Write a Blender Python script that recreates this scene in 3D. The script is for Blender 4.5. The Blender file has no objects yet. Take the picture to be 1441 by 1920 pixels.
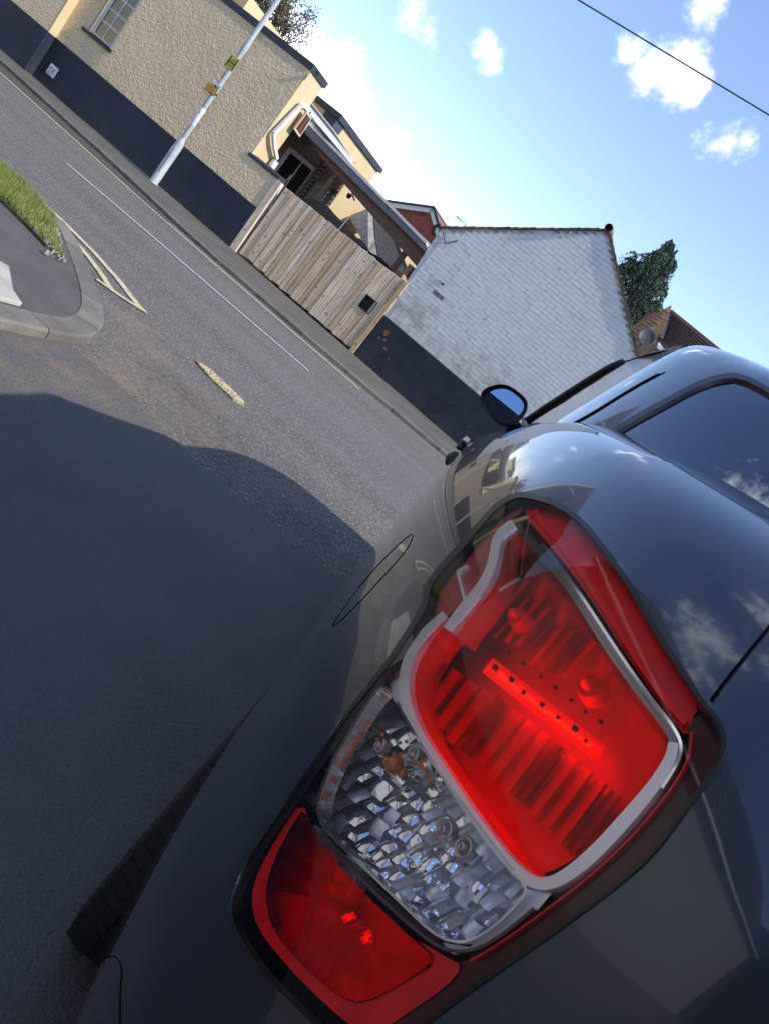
import bpy, bmesh, math, random
import numpy as np
from mathutils import Vector, Matrix
from mathutils.geometry import delaunay_2d_cdt
random.seed(7)
rng = np.random.default_rng(5)
R_ = math.radians
SC = bpy.context.scene
COL = SC.collection

# ------------------------------------------------------------------ camera
F_PX, CX, CY, H = 1500.0, 720.5, 960.0, 1.30
ROLL, PITCH, YAW = R_(40.0), R_(12.0), R_(2.6)
def cam_axes():
    cp, sp = math.cos(PITCH), math.sin(PITCH)
    F = np.array([0, cp, -sp]); U0 = np.array([0, sp, cp]); R0 = np.array([1., 0, 0])
    U = math.cos(ROLL)*U0 - math.sin(ROLL)*R0
    R = math.cos(ROLL)*R0 + math.sin(ROLL)*U0
    c, s = math.cos(YAW), math.sin(YAW)
    M = np.array([[c, -s, 0], [s, c, 0], [0, 0, 1]])
    return M@R, M@U, M@F
CR, CU, CF = cam_axes()
CO = np.array([0, 0, H])
cam_data = bpy.data.cameras.new('camera')
cam = bpy.data.objects.new('camera', cam_data); COL.objects.link(cam)
cam_data.sensor_fit = 'HORIZONTAL'; cam_data.sensor_width = 36.0
cam_data.lens = 36.0*F_PX/1441.0
cam_data.clip_start = 0.02; cam_data.clip_end = 3000
cam.matrix_world = Matrix(((CR[0], CU[0], -CF[0], CO[0]), (CR[1], CU[1], -CF[1], CO[1]),
                           (CR[2], CU[2], -CF[2], CO[2]), (0, 0, 0, 1)))
SC.camera = cam
def rays(px):
    px = np.atleast_2d(np.asarray(px, float))
    return CF + np.outer((px[:, 0]-CX)/F_PX, CR) - np.outer((px[:, 1]-CY)/F_PX, CU)
def proj(P):
    v = P - CO; z = v@CF
    return np.stack([CX+F_PX*(v@CR)/z, CY-F_PX*(v@CU)/z], -1)

# ------------------------------------------------------------------ sky, sun, exposure
SUN_AZ_S = R_(-14)      # sun almost along the street, to the right, a touch on our side
SUN_EL = R_(41)
sun_dir = Vector((math.cos(SUN_EL)*math.cos(SUN_AZ_S), math.cos(SUN_EL)*math.sin(SUN_AZ_S), math.sin(SUN_EL)))
world = bpy.data.worlds.new('World'); SC.world = world; world.use_nodes = True
nt = world.node_tree; nt.nodes.clear()
def wn(t, **k):
    n = nt.nodes.new(t)
    for a, b in k.items(): setattr(n, a, b)
    return n
out = wn('ShaderNodeOutputWorld'); bg = wn('ShaderNodeBackground'); bg.inputs["Strength"].default_value = 0.15
sky = wn('ShaderNodeTexSky', sky_type='NISHITA', sun_disc=False)
sky.sun_elevation = SUN_EL; sky.sun_rotation = math.atan2(sun_dir.x, sun_dir.y)
sky.altitude = 50; sky.air_density = 1.0; sky.dust_density = 0.0; sky.ozone_density = 2.2
tc = wn('ShaderNodeTexCoord')
def mth(op, a, b=None, c=None, clamp=False):
    n = wn('ShaderNodeMath', operation=op); n.use_clamp = clamp
    for i, v in enumerate((a, b, c)):
        if v is None: continue
        if isinstance(v, (int, float)): n.inputs[i].default_value = v
        else: nt.links.new(v, n.inputs[i])
    return n.outputs[0]
DIR = tc.outputs['Generated']
nz = wn('ShaderNodeTexNoise'); nz.inputs['Scale'].default_value = 13; nz.inputs['Detail'].default_value = 10; nz.inputs['Roughness'].default_value = .66
nt.links.new(DIR, nz.inputs['Vector'])
nb = wn('ShaderNodeTexNoise'); nb.inputs['Scale'].default_value = 2.3; nb.inputs['Detail'].default_value = 5
nt.links.new(DIR, nb.inputs['Vector'])
# individual clouds: direction and angular radius (x, y, z, r, softness weight)
CL = [(-.50,.855,.08,.085,1.0),(-.455,.885,.09,.080,1.0),(-.428,.898,.105,.062,1.0),(-.398,.912,.105,.064,1.0),(-.362,.926,.097,.060,1.0),(-.325,.941,.090,.052,1.0),(-.285,.954,.082,.046,1.0),(-.262,.961,.070,.034,1.0),(-.56,.82,.10,.08,1.),
      (-.150,.923,.354,.020,.75),(-.128,.925,.352,.027,.85),(-.104,.924,.362,.029,.9),(-.083,.926,.366,.022,.8),
      (-.281,.923,.266,.016,.5),(-.267,.926,.264,.014,.5),(-.358,.903,.239,.026,.62),(-.340,.909,.238,.022,.6),(-.016,.938,.346,.021,.45),(-.005,.934,.356,.016,.42),(-.118,.901,.417,.02,.5),
      # clouds behind and to the sides of the camera
      (-.62,.20,.72,.16,.75),(-.75,.05,.62,.13,.7),(.1,-.75,.62,.2,.8),(-.3,-.5,.8,.14,.7),(.6,-.4,.66,.16,.7),(-.85,-.35,.35,.2,.9),(.75,.5,.38,.15,.8),(-.28,.38,.88,.10,.7),(-.42,.12,.9,.09,.7),(-.75,-.5,.5,.1,.8),(-.78,.45,.45,.10,.9)]
acc = None
for (x, y, z, r, wgt) in CL:
    v = Vector((x, y, z)).normalized()
    d = wn('ShaderNodeVectorMath', operation='DISTANCE'); nt.links.new(DIR, d.inputs[0]); d.inputs[1].default_value = v
    m = mth('MULTIPLY_ADD', d.outputs['Value'], -wgt/r, wgt*1.15)
    acc = m if acc is None else mth('MAXIMUM', acc, m)
n1 = mth('MULTIPLY_ADD', nz.outputs['Fac'], 3.4, -1.7)
dens = mth('ADD', acc, n1)
mask = wn('ShaderNodeMapRange', interpolation_type='SMOOTHSTEP'); nt.links.new(dens, mask.inputs['Value'])
mask.inputs['From Min'].default_value = -.05; mask.inputs['From Max'].default_value = 1.15
# cloud shading painted in: brightness follows a broad noise
shade = wn('ShaderNodeMapRange'); nt.links.new(nb.outputs['Fac'], shade.inputs['Value'])
shade.inputs['From Min'].default_value = .3; shade.inputs['From Max'].default_value = .7
shade.inputs['To Min'].default_value = 7.4; shade.inputs['To Max'].default_value = 9.2
cc = wn('ShaderNodeCombineXYZ'); nt.links.new(shade.outputs[0], cc.inputs[0]); nt.links.new(shade.outputs[0], cc.inputs[1])
nt.links.new(mth('MULTIPLY', shade.outputs[0], 1.03), cc.inputs[2])
mixc = wn('ShaderNodeMix', data_type='RGBA'); nt.links.new(mask.outputs[0], mixc.inputs['Factor'])
hz = wn('ShaderNodeMix', data_type='RGBA', blend_type='MULTIPLY'); hz.inputs['Factor'].default_value = 1; hz.inputs['B'].default_value = (.99, .92, .97, 1)
nt.links.new(sky.outputs[0], hz.inputs['A']); nt.links.new(hz.outputs['Result'], mixc.inputs['A']); nt.links.new(cc.outputs[0], mixc.inputs['B'])
nt.links.new(mixc.outputs['Result'], bg.inputs['Color']); nt.links.new(bg.outputs[0], out.inputs['Surface'])

sd = bpy.data.lights.new('sun', 'SUN'); sd.energy = 3.0; sd.angle = R_(0.55); sd.color = (1.0, .93, .82)
sun = bpy.data.objects.new('sun', sd); COL.objects.link(sun)
sun.rotation_euler = sun_dir.to_track_quat('Z', 'Y').to_euler(); sun.location = (20, -5, 30)
SC.view_settings.view_transform = 'Standard'; SC.view_settings.look = 'None'
SC.view_settings.exposure = 0.93; SC.view_settings.gamma = 1.0; SC.view_settings.use_curve_mapping = False
SC.render.engine = 'CYCLES'
SC.cycles.transparent_max_bounces = 16; SC.cycles.max_bounces = 10; SC.cycles.glossy_bounces = 6
SC.cycles.use_denoising = True

# ------------------------------------------------------------------ materials
MATS = {}
def pm(name, col, rough=.8, metal=0, spec=.5, var=0, vscale=3, col2=None, bump=0, bscale=40, bdist=.01, bdetail=6,
       coat=0, coatr=.02, rnd=0, vcoord='pos', emit=0, stretch=None, contrast=(.35, .65), vdetail=5, bump2=0, b2scale=4, b2dist=.02, crough=None, speck=None, brough=.6):
    """procedural principled material: colour variation by noise, bump by noise, per-object random tone"""
    m = bpy.data.materials.new(name); m.use_nodes = True; t = m.node_tree; N = t.nodes; Lk = t.links
    p = N['Principled BSDF']
    def inp(k, v): p.inputs[k].default_value = v
    inp('Roughness', rough); inp('Metallic', metal); inp('Specular IOR Level', spec)
    inp('Coat Weight', coat); inp('Coat Roughness', coatr)
    geo = N.new('ShaderNodeNewGeometry'); tcn = N.new('ShaderNodeTexCoord')
    src = geo.outputs['Position'] if vcoord == 'pos' else tcn.outputs['Object']
    if stretch:
        mp = N.new('ShaderNodeMapping'); mp.inputs['Scale'].default_value = stretch
        if len(stretch) == 3: pass
        mp.inputs['Rotation'].default_value = (0, 0, R_(8.445)) if vcoord == 'pos' else (0, 0, 0)
        Lk.new(src, mp.inputs['Vector']); src = mp.outputs[0]
    cur = None
    rgb = N.new('ShaderNodeRGB'); rgb.outputs[0].default_value = (*col, 1); cur = rgb.outputs[0]
    if var or col2:
        nz = N.new('ShaderNodeTexNoise'); nz.inputs['Scale'].default_value = vscale; nz.inputs['Detail'].default_value = vdetail; nz.inputs['Roughness'].default_value = .6
        Lk.new(src, nz.inputs['Vector'])
        mr = N.new('ShaderNodeMapRange'); mr.inputs['From Min'].default_value = contrast[0]; mr.inputs['From Max'].default_value = contrast[1]
        Lk.new(nz.outputs['Fac'], mr.inputs['Value'])
        mx = N.new('ShaderNodeMix'); mx.data_type = 'RGBA'; Lk.new(mr.outputs[0], mx.inputs['Factor'])
        c2 = col2 if col2 else tuple(c*(1-var) for c in col)
        Lk.new(cur, mx.inputs['A']); mx.inputs['B'].default_value = (*c2, 1); cur = mx.outputs['Result']
    if speck:   # (scale, threshold, colour)
        vz = N.new('ShaderNodeTexNoise'); vz.inputs['Scale'].default_value = speck[0]; vz.inputs['Detail'].default_value = 2
        Lk.new(geo.outputs['Position'], vz.inputs['Vector'])
        mr = N.new('ShaderNodeMapRange'); mr.inputs['From Min'].default_value = speck[1]; mr.inputs['From Max'].default_value = speck[1]+.06
        Lk.new(vz.outputs['Fac'], mr.inputs['Value'])
        mx = N.new('ShaderNodeMix'); mx.data_type = 'RGBA'; Lk.new(mr.outputs[0], mx.inputs['Factor'])
        Lk.new(cur, mx.inputs['A']); mx.inputs['B'].default_value = (*speck[2], 1); cur = mx.outputs['Result']
    if rnd:
        oi = N.new('ShaderNodeObjectInfo'); hs = N.new('ShaderNodeHueSaturation')
        mr = N.new('ShaderNodeMapRange'); mr.inputs['To Min'].default_value = 1-rnd; mr.inputs['To Max'].default_value = 1+rnd
        Lk.new(oi.outputs['Random'], mr.inputs['Value']); Lk.new(mr.outputs[0], hs.inputs['Value']); Lk.new(cur, hs.inputs['Color']); cur = hs.outputs[0]
    Lk.new(cur, p.inputs['Base Color'])
    if crough is not None:
        nr = N.new('ShaderNodeTexNoise'); nr.inputs['Scale'].default_value = 2.5; nr.inputs['Detail'].default_value = 6
        Lk.new(geo.outputs['Position'], nr.inputs['Vector'])
        mr = N.new('ShaderNodeMapRange'); mr.inputs['From Min'].default_value = .35; mr.inputs['From Max'].default_value = .7
        mr.inputs['To Min'].default_value = rough; mr.inputs['To Max'].default_value = crough
        Lk.new(nr.outputs['Fac'], mr.inputs['Value']); Lk.new(mr.outputs[0], p.inputs['Roughness'])
    prev = None
    for st, sc_, ds, dt in ((bump, bscale, bdist, bdetail), (bump2, b2scale, b2dist, 3)):
        if not st: continue
        nb = N.new('ShaderNodeTexNoise'); nb.inputs['Scale'].default_value = sc_; nb.inputs['Detail'].default_value = dt; nb.inputs['Roughness'].default_value = brough
        Lk.new(src if stretch else geo.outputs['Position'], nb.inputs['Vector'])
        b = N.new('ShaderNodeBump'); b.inputs['Strength'].default_value = st; b.inputs['Distance'].default_value = ds
        Lk.new(nb.outputs['Fac'], b.inputs['Height'])
        if prev: Lk.new(prev, b.inputs['Normal'])
        prev = b.outputs[0]
    if prev: Lk.new(prev, p.inputs['Normal'])
    if emit:
        p.inputs['Emission Color'].default_value = (*col, 1); p.inputs['Emission Strength'].default_value = emit
    MATS[name] = m
    return m
def lens_mat(name, tint, gloss=1.0, ior=1.5, rough=.0):
    """clear or tinted plastic: tinted see-through plus a Fresnel reflection"""
    m = bpy.data.materials.new(name); m.use_nodes = True; t = m.node_tree; N = t.nodes; Lk = t.links; N.clear()
    o = N.new('ShaderNodeOutputMaterial'); mx = N.new('ShaderNodeMixShader'); tr = N.new('ShaderNodeBsdfTransparent'); gl = N.new('ShaderNodeBsdfGlossy')
    tr.inputs['Color'].default_value = (*tint, 1); gl.inputs['Roughness'].default_value = rough; gl.inputs['Color'].default_value = (gloss, gloss, gloss, 1)
    fr = N.new('ShaderNodeFresnel'); fr.inputs['IOR'].default_value = ior
    Lk.new(fr.outputs[0], mx.inputs[0]); Lk.new(tr.outputs[0], mx.inputs[1]); Lk.new(gl.outputs[0], mx.inputs[2]); Lk.new(mx.outputs[0], o.inputs[0])
    return m

# ------------------------------------------------------------------ objects
ST_A = np.array([-13.09, 16.3, 0.0]); ST_B = np.array([-.36, 14.41, 0.0])
S_ = (ST_B-ST_A)/np.linalg.norm(ST_B-ST_A); D_ = np.array([-S_[1], S_[0], 0])
TH = math.atan2(S_[1], S_[0])
STREET = Matrix.Translation(ST_A) @ Matrix.Rotation(TH, 4, 'Z')     # (s along the far wall, d away from us, z up)
WORLD = Matrix.Identity(4)
def G(px, z=0):
    """pixel -> street coordinates on the horizontal plane z"""
    d = rays(px); t = (z-H)/d[:, 2]; P = CO+d*t[:, None]-ST_A
    return [(float(p@S_), float(p@D_)) for p in P]
def W(px, d=0):
    """pixel -> (s, z) on the vertical plane at depth d"""
    r = rays(px); P0 = ST_A+D_*d; t = ((P0-CO)@D_)/(r@D_); P = CO+r*t[:, None]-ST_A
    return [(float(p@S_), float(p[2])) for p in P]
class T:
    """a thing: an Empty at its base; parts are authored in frame coordinates"""
    def __init__(s, name, label, cat, base, frame=STREET, group=None, kind=None):
        s.base = Vector(base); s.frame = frame
        o = bpy.data.objects.new(name, None); COL.objects.link(o); s.o = o
        o.empty_display_size = .1
        o.matrix_world = frame @ Matrix.Translation(s.base)
        o['label'] = label; o['category'] = cat
        if group: o['group'] = group
        if kind: o['kind'] = kind
class MB:
    def __init__(s): s.v = []; s.f = []
    def add(s, v, f):
        n = len(s.v); s.v += [tuple(map(float, q)) for q in v]; s.f += [tuple(i+n for i in q) for q in f]; return s
    def box(s, x0, x1, y0, y1, z0, z1):
        v = [(x0,y0,z0),(x1,y0,z0),(x1,y1,z0),(x0,y1,z0),(x0,y0,z1),(x1,y0,z1),(x1,y1,z1),(x0,y1,z1)]
        return s.add(v, [(0,3,2,1),(4,5,6,7),(0,1,5,4),(1,2,6,5),(2,3,7,6),(3,0,4,7)])
    def slab(s, lo, hi):
        """prism between two equal-length loops"""
        n = len(lo); v = list(lo)+list(hi)
        f = [tuple(range(n))[::-1], tuple(range(n, 2*n))]+[(i, (i+1) % n, n+(i+1) % n, n+i) for i in range(n)]
        return s.add(v, f)
    def wallpoly(s, sz, d0, d1):     # polygon in (s,z), depth from d0 to d1
        return s.slab([(a, d0, b) for a, b in sz][::-1], [(a, d1, b) for a, b in sz][::-1])
    def plan(s, sd, z0, z1):
        return s.slab([(a, b, z0) for a, b in sd], [(a, b, z1) for a, b in sd])
    def tube(s, pts, r, n=10, cap=True):
        pts = [Vector(p) for p in pts]; rr = r if isinstance(r, (list, tuple)) else [r]*len(pts)
        vs = []; fs = []
        for i, p in enumerate(pts):
            d = (pts[min(i+1, len(pts)-1)]-pts[max(i-1, 0)]).normalized()
            a = d.orthogonal().normalized() if i == 0 else (a-d*a.dot(d)).normalized()
            b = d.cross(a)
            for k in range(n):
                t = 2*math.pi*k/n; vs.append(p+(a*math.cos(t)+b*math.sin(t))*rr[i])
        for i in range(len(pts)-1):
            for k in range(n): fs.append((i*n+k, i*n+(k+1) % n, (i+1)*n+(k+1) % n, (i+1)*n+k))
        if cap: fs += [tuple(range(n))[::-1], tuple(range((len(pts)-1)*n, len(pts)*n))]
        return s.add(vs, fs)
    def bar(s, p0, p1, w, h, up=(0, 0, 1)):
        p0, p1 = Vector(p0), Vector(p1); d = (p1-p0).normalized(); u = Vector(up); x = d.cross(u).normalized(); u = x.cross(d)
        c = [(-w/2, -h/2), (w/2, -h/2), (w/2, h/2), (-w/2, h/2)]
        return s.slab([p0+x*a+u*b for a, b in c], [p1+x*a+u*b for a, b in c])
    def lathe(s, prof, c, axis=(0, 0, 1), n=24):
        ax = Vector(axis).normalized(); a = ax.orthogonal().normalized(); b = ax.cross(a); c = Vector(c); vs = []; fs = []
        for (r, h) in prof:
            for k in range(n):
                t = 2*math.pi*k/n; vs.append(c+ax*h+(a*math.cos(t)+b*math.sin(t))*r)
        for i in range(len(prof)-1):
            for k in range(n): fs.append((i*n+k, i*n+(k+1) % n, (i+1)*n+(k+1) % n, (i+1)*n+k))
        return s.add(vs, fs)
    def build(s, name, mat, parent=None, frame=None, base=None, smooth=False, bevel=0, label=None, kind=None, seg=1, fixn=True):
        if isinstance(parent, T): frame = parent.frame; base = parent.base
        elif parent is not None and frame is None: frame = parent['_f'] if '_f' in parent else None
        base = Vector(base) if base is not None else Vector((0, 0, 0))
        me = bpy.data.meshes.new(name); me.from_pydata([tuple(Vector(q)-base) for q in s.v], [], s.f)
        if fixn:
            bm = bmesh.new(); bm.from_mesh(me); bmesh.ops.recalc_face_normals(bm, faces=bm.faces); bm.to_mesh(me); bm.free()
        if smooth: me.shade_smooth()
        me.materials.append(mat)
        return place(name, me, parent, frame, base, label, kind, bevel, seg)
def place(name, me, parent=None, frame=None, base=None, label=None, kind=None, bevel=0, seg=1):
    o = bpy.data.objects.new(name, me); COL.objects.link(o)
    if isinstance(parent, T): o.parent = parent.o
    elif parent is not None: o.parent = parent
    elif frame is not None: o.matrix_world = frame @ Matrix.Translation(Vector(base) if base is not None else Vector((0, 0, 0)))
    if label: o['label'] = label
    if kind: o['kind'] = kind
    if bevel:
        b = o.modifiers.new('bevel', 'BEVEL'); b.width = bevel; b.segments = seg; b.limit_method = 'ANGLE'; b.angle_limit = R_(40)
        if seg > 1: me.shade_smooth()
    return o
def sub(parent_part, t):
    """lets a builder hang a mesh below a part while authoring in the thing's frame"""
    class _S: pass
    return parent_part
def structure(name, mb, mat, frame=STREET, kind='structure', smooth=False):
    o = mb.build(name, mat, None, frame, None, smooth=smooth); o['kind'] = kind; return o
def child(mb, name, mat, part, t, **k):
    """sub-part: parent is the part object, coordinates in the thing's frame"""
    o = mb.build(name, mat, None, t.frame, t.base, **k); o.matrix_world = Matrix.Identity(4); o.parent = part
    return o

def dens(poly, step, closed=True):
    """resample a polyline"""
    P = np.asarray(poly, float); Q = []
    n = len(P)
    for i in range(n if closed else n-1):
        a, b = P[i], P[(i+1) % n]; L = np.linalg.norm(b-a); k = max(1, int(math.ceil(L/step)))
        for j in range(k): Q.append(a+(b-a)*j/k)
    if not closed: Q.append(P[-1])
    return np.array(Q)
def chaikin(poly, it=2, closed=True):
    P = np.asarray(poly, float)
    for _ in range(it):
        Q = []
        n = len(P)
        if not closed: Q.append(P[0])
        for i in range(n if closed else n-1):
            a, b = P[i], P[(i+1) % n]; Q += [a*.75+b*.25, a*.25+b*.75]
        if not closed: Q.append(P[-1])
        P = np.array(Q)
    return P
def inside(pts, poly):
    x, y = pts[:, 0], pts[:, 1]; r = np.zeros(len(pts), bool); n = len(poly); j = n-1
    for i in range(n):
        xi, yi = poly[i]; xj, yj = poly[j]
        c = ((yi > y) != (yj > y)) & (x < (xj-xi)*(y-yi)/(yj-yi+1e-30)+xi); r ^= c; j = i
    return r
def segdist(pts, poly, closed=True):
    P = np.asarray(poly); A = P if closed else P[:-1]; B = np.roll(P, -1, 0) if closed else P[1:]
    best = np.full(len(pts), 1e9)
    for a, b in zip(A, B):
        ab = b-a; t = np.clip(((pts-a)@ab)/(ab@ab+1e-12), 0, 1); d = np.linalg.norm(pts-(a+t[:, None]*ab), axis=1); best = np.minimum(best, d)
    return best
# ================================================================== ground, roads, pavements
old_asph = pm('worn_asphalt', (.128,.118,.112), rough=.92, var=.38, vscale=1.0, bump=1.0, bscale=75, bdist=.010, speck=(48, .575, (.25,.235,.225)), vdetail=12, contrast=(.3,.7), bump2=.35, b2scale=9, b2dist=.01, stretch=(.35,1.6,1))
new_asph = pm('newer_asphalt', (.115,.119,.126), rough=.88, var=.30, vscale=.9, bump=1.0, bscale=85, bdist=.014, speck=(150, .64, (.135,.138,.145)), vdetail=12, bump2=.25, b2scale=14, b2dist=.008)
pave_asph = pm('pavement_asphalt', (.105,.098,.090), rough=.95, var=.35, vscale=1.5, bump=.6, bscale=110, bdist=.003, vdetail=9)
path_asph = pm('path_asphalt', (.088,.086,.086), rough=.95, var=.3, vscale=2.5, bump=.6, bscale=110, bdist=.003, speck=(60, .72, (.2,.2,.2)), vdetail=9)
kerb_m = pm('kerb_stone', (.17,.155,.14), rough=.9, var=.35, vscale=5, bump=.5, bscale=90, bdist=.003, rnd=.14, vdetail=8)
yel = pm('faded_yellow_paint', (.50,.43,.27), rough=.85, col2=(.25,.22,.17), vscale=22, contrast=(.50,.66), vdetail=10, bump=.4, bscale=120, bdist=.002)
whi = pm('worn_white_paint', (.56,.56,.55), rough=.85, col2=(.24,.235,.23), vscale=26, contrast=(.52,.68), vdetail=10, bump=.4, bscale=120, bdist=.002)
soil = pm('silt', (.17,.125,.085), rough=1, var=.5, vscale=9, bump=.6, bscale=60, bdist=.006)
conc = pm('pale_concrete', (.42,.41,.36), rough=.9, var=.3, vscale=4, bump=.3, bscale=60)

def sheet(pts, z, th=.15):
    return MB().plan(pts, z-th, z)
# one ground sheet to the horizon
structure('ground', MB().box(-900, 900, -900, 900, -.9, -.35), pm('earth', (.12,.12,.08), rough=1, var=.4, vscale=.05))
KERB = [(-60,-1.2),(-5,-1.6),(2.1,-1.9),(5.2,-2.33),(6.6,-2.62),(7.6,-2.88),(8.6,-2.98),(10.4,-2.90),(11.7,-2.72),(13.3,-2.45),(16,-2.2),(30,-1.9),(80,-1.2)]
NEARK = [(-60,-7.4),(0,-7.9),(6,-8.2),(9.71,-8.42),(10.18,-8.43),(10.6,-8.5),(10.95,-8.68),(11.35,-8.98),(11.75,-9.3),(12.05,-9.55),(12.30,-9.82),(12.48,-10.08),(12.6,-10.3),(12.68,-10.62),(12.72,-11.2),(12.75,-13),(12.8,-60)]
structure('road', MB().plan([(-200,-40),(200,-40),(200,-.5),(-200,-.5)], -.36, -.004), old_asph)
# newer surface of the side road, laid a few millimetres proud with a ragged edge along the junction
edge = [(12.3,-10.55),(12.75,-10.44),(13.18,-10.36),(13.46,-10.46),(13.76,-10.38),(14.06,-10.36),(14.36,-10.31),(14.64,-10.16),(15.4,-10.1),(17.5,-9.9),(21,-9.8)]
def jag(poly, step, amp, seed=1):
    r = np.random.default_rng(seed); Q = []
    for a, b in zip(poly[:-1], poly[1:]):
        a, b = np.array(a), np.array(b); L = np.linalg.norm(b-a); k = max(1, int(L/step))
        for j in range(k): Q.append(tuple(a+(b-a)*j/k+r.normal(0, amp, 2)))
    Q.append(poly[-1]); return Q
je = jag(edge, .04, .007)
structure('side_road', MB().plan([(12.3,-60)]+[(21,-60)]+je[::-1], -.05, .004), new_asph)
structure('road_patch', MB().plan(jag([(1.5,-1.97),(3.6,-2.1),(5.2,-2.42),(6.6,-2.7),(7.6,-2.95)], .2, .008, 3)+jag([(7.7,-3.2),(6.6,-3.25),(5.4,-3.12),(3.6,-2.97),(0,-2.7),(-6,-2.5),(-6,-1.6)], .2, .008, 4), -.02, .003), pm('dark_patch_asphalt', (.070,.062,.056), rough=.95, var=.3, vscale=4, bump=.8, bscale=110, bdist=.004))
# far pavement and its kerb stones
structure('pavement', MB().plan([(a, b+.12) for a, b in KERB]+[(80,.5),(-60,.5)], -.2, .05), pave_asph)
def along(poly, L0):
    """split a polyline into equal lengths"""
    P = [np.array(p, float) for p in poly]; seg = [np.linalg.norm(b-a) for a, b in zip(P[:-1], P[1:])]; tot = sum(seg); n = int(tot/L0); out = []
    for i in range(n+1):
        t = i*tot/n; k = 0
        while k < len(seg)-1 and t > seg[k]: t -= seg[k]; k += 1
        out.append(P[k]+(P[k+1]-P[k])*min(1, t/seg[k]))
    return out
def kerbs(poly, w, side, z0, z1, L0, t):
    k = 6; pts = along(poly, L0/k); n = (len(pts)-1)//k
    for i in range(n):
        P = pts[i*k:i*k+k+1]; P = [P[0]+(P[1]-P[0])*.05]+list(P[1:-1])+[P[-1]-(P[-1]-P[-2])*.05]; out_, inn, outl, r = [], [], [], rng.uniform(-.0015, .002)
        for j, p in enumerate(P):
            d = P[min(j+1, k)]-P[max(j-1, 0)]; d = d/np.linalg.norm(d); nn = np.array([-d[1], d[0]])*side; outl.append(p); out_.append(p+nn*.014); inn.append(p+nn*w)
        lo = [(p[0], p[1], z0) for p in outl]+[(p[0], p[1], z0) for p in inn[::-1]]; mid = [(p[0], p[1], z1-.014+r) for p in outl]+[(p[0], p[1], z1-.01+r) for p in inn[::-1]]; hi = [(p[0], p[1], z1+r) for p in out_]+[(p[0], p[1], z1+r) for p in inn[::-1]]
        m = len(lo); V = lo+mid+hi; F = [tuple(range(m))[::-1]]+[(a_, (a_+1) % m, m+(a_+1) % m, m+a_) for a_ in range(m)]+[(m+a_, m+(a_+1) % m, 2*m+(a_+1) % m, 2*m+a_) for a_ in range(m)]+[(2*m+a_, 2*m+a_+1, 3*m-2-a_, 3*m-1-a_) for a_ in range(k)]
        MB().add(V, F).build('kerb_stone', kerb_m, t)
far_k = T('kerb', 'long low kerb along the far pavement below the cream house and timber gate', 'kerb', (8, -2.5, 0))
kerbs([(-3,-1.68)]+KERB[2:10]+[(18,-2.12)], .12, 1, -.05, .062, .9, far_k)
near_k = T('kerb', 'rounded pinkish kerb curving round the near grass verge at the junction', 'kerb', (12, -9.8, 0))
kerbs([(4,-8.12),(6,-8.22),(9.0,-8.38),(9.71,-8.42),(10.18,-8.43),(10.6,-8.5)], .125, -1, -.05, .085, .9, near_k)
NC = chaikin([(10.6,-8.5),(10.95,-8.68),(11.35,-8.98),(11.75,-9.3),(12.05,-9.55),(12.33,-9.82),(12.54,-10.1),(12.68,-10.42),(12.72,-11.2),(12.75,-13),(12.8,-16)], 3, False)
kerbs([tuple(p) for p in NC], .16, -1, -.05, .060, .62, near_k)
# near corner: path, verge, pale crossing slab
PE_ = [tuple(p) for p in chaikin([(9.7,-8.56),(10.2,-8.58),(10.6,-8.66),(10.86,-8.84),(11.21,-9.12),(11.62,-9.44),(11.93,-9.72),(12.18,-9.99),(12.38,-10.24),(12.50,-10.62),(12.54,-11.2),(12.57,-13),(12.6,-16)], 2, False)]
NC0 = chaikin([(10.6,-8.5),(10.95,-8.68),(11.35,-8.98),(11.75,-9.3),(12.05,-9.55),(12.33,-9.82),(12.54,-10.1),(12.68,-10.42),(12.72,-11.2),(12.75,-13),(12.8,-16)], 3, False)
TN = np.gradient(NC0, axis=0); TN /= np.linalg.norm(TN, axis=1, keepdims=True); PE_ = [tuple(p) for p in NC0+np.stack([TN[:, 1], -TN[:, 0]], -1)*.14]
structure('path', MB().plan([(4,-8.27),(9.7,-8.56),(10.2,-8.58)]+PE_+[(4,-16)], -.2, .055), path_asph)
structure('verge', MB().plan([(4,-8.3),(9.7,-8.60),(10.2,-8.62),(10.58,-8.70),(10.85,-8.88),(11.2,-9.18),(11.55,-9.46),(11.42,-9.52),(11.15,-9.46),(10.86,-9.44),(10.4,-9.42),(4,-9.1)], -.2, .078), pm('verge_earth', (.10,.085,.05), rough=1, var=.5, vscale=14, bump=.9, bscale=50, bdist=.02))
sl = T('paving_slab', 'pale concrete slab at the left edge beside the curved kerb', 'paving', (12.3,-10.8,.07)); MB().plan([(12.05,-10.42),(12.36,-10.66),(12.50,-10.72),(12.52,-11.15),(12.54,-11.6),(11.6,-11.2)], .0, .076).build('slab', conc, sl, bevel=.004)
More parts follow.
